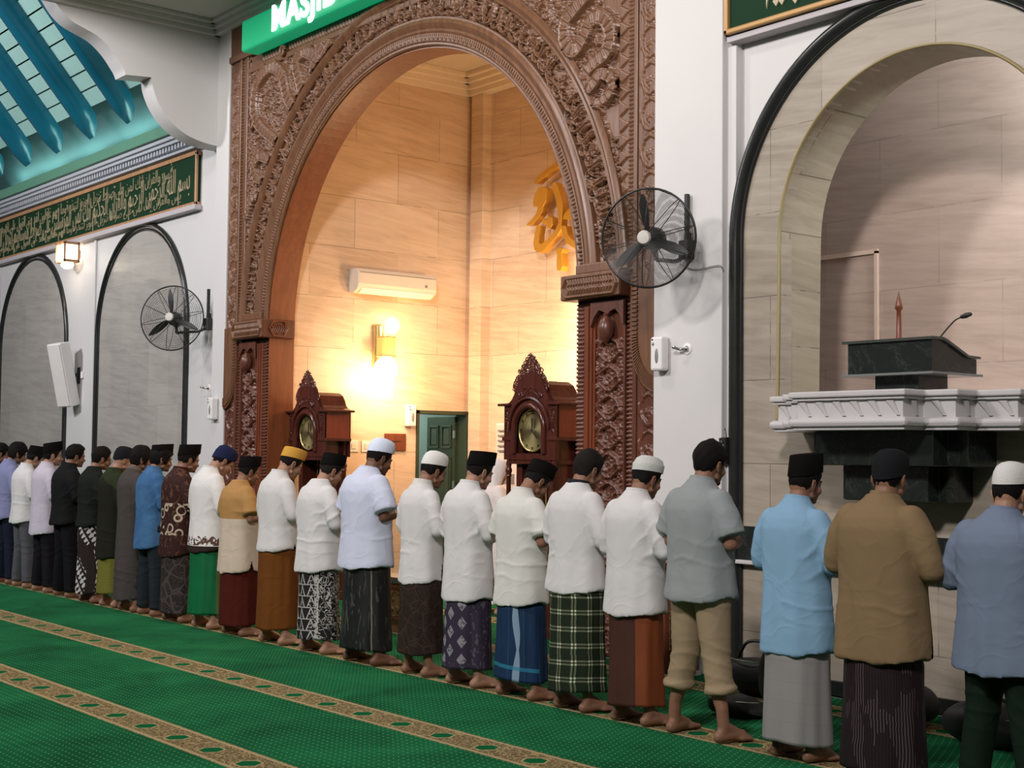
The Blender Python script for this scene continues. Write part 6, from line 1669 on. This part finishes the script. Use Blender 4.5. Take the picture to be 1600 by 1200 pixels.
person(-9.38, 1.765, 'tall broad man in a bluish white short-sleeved shirt, white cap and streaked black sarong', 18, 0, 2, 'band', 'kufi', KNB, S(W3, .72, 'short', bulk=1.18), ('c', W3), ('sarong', .11, pat_streaks('black_streaked_sarong', (.009, .009, .009), (.10, .10, .09)), 1.0), g=1.12, dg=1.15, seed=200, wide=.19)
person(-10.10, 1.64, 'man in a white shirt, black cap and black sarong with rows of white triangles', 20, 0, 1, 'band', 'peci', VELVET, S(W1, .69, bulk=1.08), None, ('sarong', .12, pat_tumpal('black_white_triangle_sarong'), 1.0), g=1.06, dg=1.08, seed=211, wide=.17, hairmat=HAIRG)
person(-10.78, 1.695, 'man in a white shirt and mustard gold cap with an orange brown sarong', 24, 0, 1, 'band', 'gold', KGO, S(clothmat('greyish_white_cotton', (.58, .565, .56)), .79, bulk=1.02, slit=(.02, .06, .05)), ('c', clothmat('greyish_white_collar', (.58, .565, .56))), ('sarong', .13, pat_plain('orange_brown_sarong', (.135, .045, .009)), 1.02), g=1.0, seed=222, wide=.17)
person(-11.48, 1.612, 'man in a mustard and cream two-tone shirt with a maroon sarong', 12, 0, 0, 'band', 'peci', VELVET, S(objpat_two('mustard_cream_shirt', (.37, .20, .07), (.52, .43, .34), 1.09), .60, 'short', bulk=1.12, slit=(.03, .1, .02)), None, ('sarong', .10, pat_plain('maroon_sarong', (.065, .010, .007)), 1.04), g=1.08, dg=1.1, seed=233, wide=.17)
person(-12.08, 1.70, 'man in a white tunic with dark border, navy cap and bright green sarong', 32, 0, 1, 'band', 'beanie', KNN, S(objpat_border('white_tunic_border', .70), .70, bulk=1.05), ('c', W1), ('sarong', .13, pat_split('green_olive_sarong', (.0, .115, .036), (.075, .10, .026), .66), 1.0), g=1.05, seed=244, wide=.15)
person(-12.70, 1.72, 'man in a dark brown batik shirt with pale motifs, black cap and dark sarong', 10, 0, 0, 'band', 'peci', VELVET, S(objpat_batikshirt('brown_batik_shirt'), .63, bulk=1.0), ('c', clothmat('brown_batik_collar', (.04, .012, .010))), ('sarong', .09, pat_batik('dark_grey_batik_sarong', (.018, .012, .011), (.07, .05, .045), 8, .05), 1.0), g=1.0, seed=255, wide=.17)
person(-13.30, 1.72, 'man in a blue denim shirt, black cap and dark jeans in the prayer row', 8, -6, 0, 'long', 'peci', VELVET, S(objpat_denim('blue_denim'), .67, bulk=1.05), ('c', objpat_denim('blue_denim_collar')), ('trousers', .05, clothmat('dark_jeans', (.018, .024, .030)), 1), g=.93, seed=266, wide=.15)
person(-13.77, 1.70, 'bareheaded man with longer hair in a full-length dark grey robe', 6, -4, 0, 'long', None, None, S(clothmat('dark_grey_robe', (.060, .052, .049)), .13, bulk=1.0), ('c', clothmat('grey_robe_collar', (.13, .105, .09))), ('trousers', .2, clothmat('dark_grey_under', (.03, .03, .03)), 1), g=.90, seed=277, wide=.15)
person(-14.25, 1.69, 'bearded man in a long black and olive tunic with a yellow-green sarong', 14, 0, 1, None, 'beanie', KNK, S(objpat_yoke('olive_black_tunic', (.022, .028, .012), (.014, .014, .009), 1.36), .52, bulk=1.0), None, ('sarong', .15, pat_plaid('yellow_green_sarong', (.15, .14, .022), (.08, .085, .014), .03, False, .002, .6), 1.0), g=.94, seed=288, beard=1.3, wide=.15)
person(-14.80, 1.695, 'man in glasses and a black shirt with a black and white batik sarong', 8, 0, 0, 'short', None, None, S(clothmat('black_cotton', (.012, .014, .012)), .82, bulk=1.0), None, ('sarong', .10, pat_parang('black_white_diagonal_sarong'), 1.0), g=1.0, seed=299, glasses=True, wide=.15)
person(-15.52, 1.72, 'bareheaded man dressed all in black, shirt and trousers', 6, 0, 0, 'short', None, None, S(clothmat('deep_black_cotton', (.010, .010, .011)), .80, bulk=1.08), ('c', clothmat('deep_black_collar', (.010, .010, .011))), ('trousers', .04, clothmat('black_trousers', (.008, .008, .010)), 1), g=1.1, dg=1.08, seed=310, wide=.17)
person(-16.18, 1.74, 'man in a long pale lilac shirt, black cap and black trousers', 2, -8, 1, 'band', 'peci', VELVET, S(W4, .66, bulk=1.02), ('c', W4), ('trousers', .05, clothmat('blackish_trousers', (.010, .009, .012)), 1), g=1.0, seed=321, wide=.17)
person(-16.84, 1.69, 'man in a white shirt, black cap and grey trousers near the left edge', 20, 0, 1, 'band', 'peci', VELVET, S(W1, .77, bulk=1.02, slit=(.02, .07, .05)), ('c', W2), ('trousers', .05, clothmat('grey_trousers', (.085, .085, .095)), 1), g=1.0, seed=332, wide=.17)
person(-17.42, 1.735, 'man with thick black hair and a periwinkle blue shirt behind the man in grey trousers', 14, 0, 0, 'long', None, None, S(clothmat('periwinkle_cotton', (.20, .21, .36)), .77, bulk=1.02), ('c', clothmat('periwinkle_collar', (.20, .21, .36))), ('trousers', .05, clothmat('navy_trousers', (.012, .015, .028)), 1), g=1.0, seed=343, wide=.17)
person(-18.05, 1.73, 'man in a dark blue shirt cut off by the left edge of the picture', 14, 0, 0, 'short', None, None, S(clothmat('blue_violet_cotton', (.14, .13, .30)), .80, bulk=1.0), None, ('trousers', .05, clothmat('dark_trousers', (.010, .011, .018)), 1), g=1.0, seed=354, wide=.17)
# the prayer leader inside the arch, white robe and head cloth
im = person(-11.50, 1.60, 'man in a white robe and white head cloth standing alone inside the arch', 14, 0, 1, None, 'kufi', W1, S(clothmat('pinkish_white_robe', (.66, .60, .58)), .12, bulk=1.05), None, ('trousers', .2, W1, 1), g=1.0, seed=365, Y=9.05, group='prayer leader')
del im['group']
T_ = headT(math.radians(14)); mb = MB(); rings = []
for z, rx, ry, cy in [(-.16, .15, .10, -.06), (-.08, .125, .095, -.045), (0.0, .10, .10, -.02), (.07, .098, .112, .0), (.14, .098, .118, .015), (.19, .085, .105, .018), (.222, .055, .07, .018), (.236, .01, .012, .018)]:
    rings.append([tuple(T_((rx * (1 + .05 * math.sin(6 * a + z * 20)) * math.cos(a), cy + ry * math.sin(a), z))) for a in np.linspace(math.radians(150), math.radians(390), 30)])
mb.loft(rings, False, False)
o = obj('head_cloth', mb, W1, im, 60); sd = o.modifiers.new('t', 'SOLIDIFY'); sd.thickness = .008

bag('backpack', (-6.12, 6.85, 0), (.20, .13, .13), 3, 'flat black bag lying on the carpet behind the man in rolled-up trousers', False, .3)
bag('shoulder_bag', (-6.58, 7.55, 0), (.24, .15, .30), 5, 'black shoulder bag slumped against the right wall beside the black arch foot', True, .1)
bag('backpack', (-6.16, 7.30, 0), (.15, .12, .40), 8, 'upright black backpack just behind the man in the light blue tunic', True)
bag('shoulder_bag', (-5.45, 7.52, 0), (.30, .17, .22), 13, 'black bag by the wall between the light blue and the khaki brown men', True)
bag('backpack', (-4.62, 7.35, 0), (.30, .18, .22), 21, 'black bag by the wall to the right of the khaki brown man', True)
# ================================================================== light
def area(name, loc, size, power, col, rot=(0, 0, 0), sy=None, spread=180):
    l = bpy.data.lights.new(name, 'AREA'); l.energy = power; l.color = col; l.size = size; l.spread = math.radians(spread)
    if sy: l.shape = 'RECTANGLE'; l.size_y = sy
    o = bpy.data.objects.new(name, l); COL.objects.link(o); o.location = loc; o.rotation_euler = rot; return o
def point(name, loc, power, col, r=0.08):
    l = bpy.data.lights.new(name, 'POINT'); l.energy = power; l.color = col; l.shadow_soft_size = r
    o = bpy.data.objects.new(name, l); COL.objects.link(o); o.location = loc; return o
w = bpy.data.worlds.new('world'); SC.world = w; w.use_nodes = True
bg = w.node_tree.nodes['Background']; bg.inputs[0].default_value = (0.90, 0.87, 0.88, 1); bg.inputs[1].default_value = 0.11
area('hall_light', (-0.8, -2.0, 8.0), 1.1, 580, (1.0, 0.95, 0.92), (math.radians(74), 0, math.radians(36)), None, 115)
area('ceiling_light', (-9.5, 5.3, 6.8), 0.8, 110, (1.0, 0.94, 0.90))
area('ceiling_light', (-14.2, 5.6, 6.8), 0.8, 90, (1.0, 0.95, 0.92))
area('hall_light', (-10.0, -3.0, 8.0), 1.2, 470, (1.0, 0.95, 0.93), (math.radians(74), 0, 0), None, 115)
area('hall_light', (-19.0, -2.0, 7.5), 1.4, 520, (0.97, 0.96, 1.0), (math.radians(74), 0, 0), None, 115)
point('sconce_glow', (-13.90, 9.55, 2.55), 95, (1.0, 0.58, 0.30), 0.14)
point('sconce_glow', (-11.95, 10.55, 3.1), 110, (1.0, 0.72, 0.40), 0.12)
point('mihrab_ceiling_lamp', (-11.6, 9.6, 6.1), 42, (1.0, 0.58, 0.30), 0.2)
point('niche_light', (-4.2, 8.8, 4.85), 260, (0.85, 0.95, 1.0), 0.15)
area('roof_cove_light', (-19.5, 7.93, 5.95), 6.5, 60, (0.5, 1.0, 0.9), (0, 0, 0), 0.12).rotation_euler = (PI - 0.2, 0, 0)
p_ = onY(124, 398, YL); point('lantern_glow', (p_.x + 0.0, YL - 0.38, p_.z - 0.1), 14, (1.0, 0.85, 0.66), 0.08)
area('corridor_light', (-15.4, 10.6, 2.9), 0.8, 40, (0.85, 1.0, 0.95))
SC.view_settings.exposure = -0.50
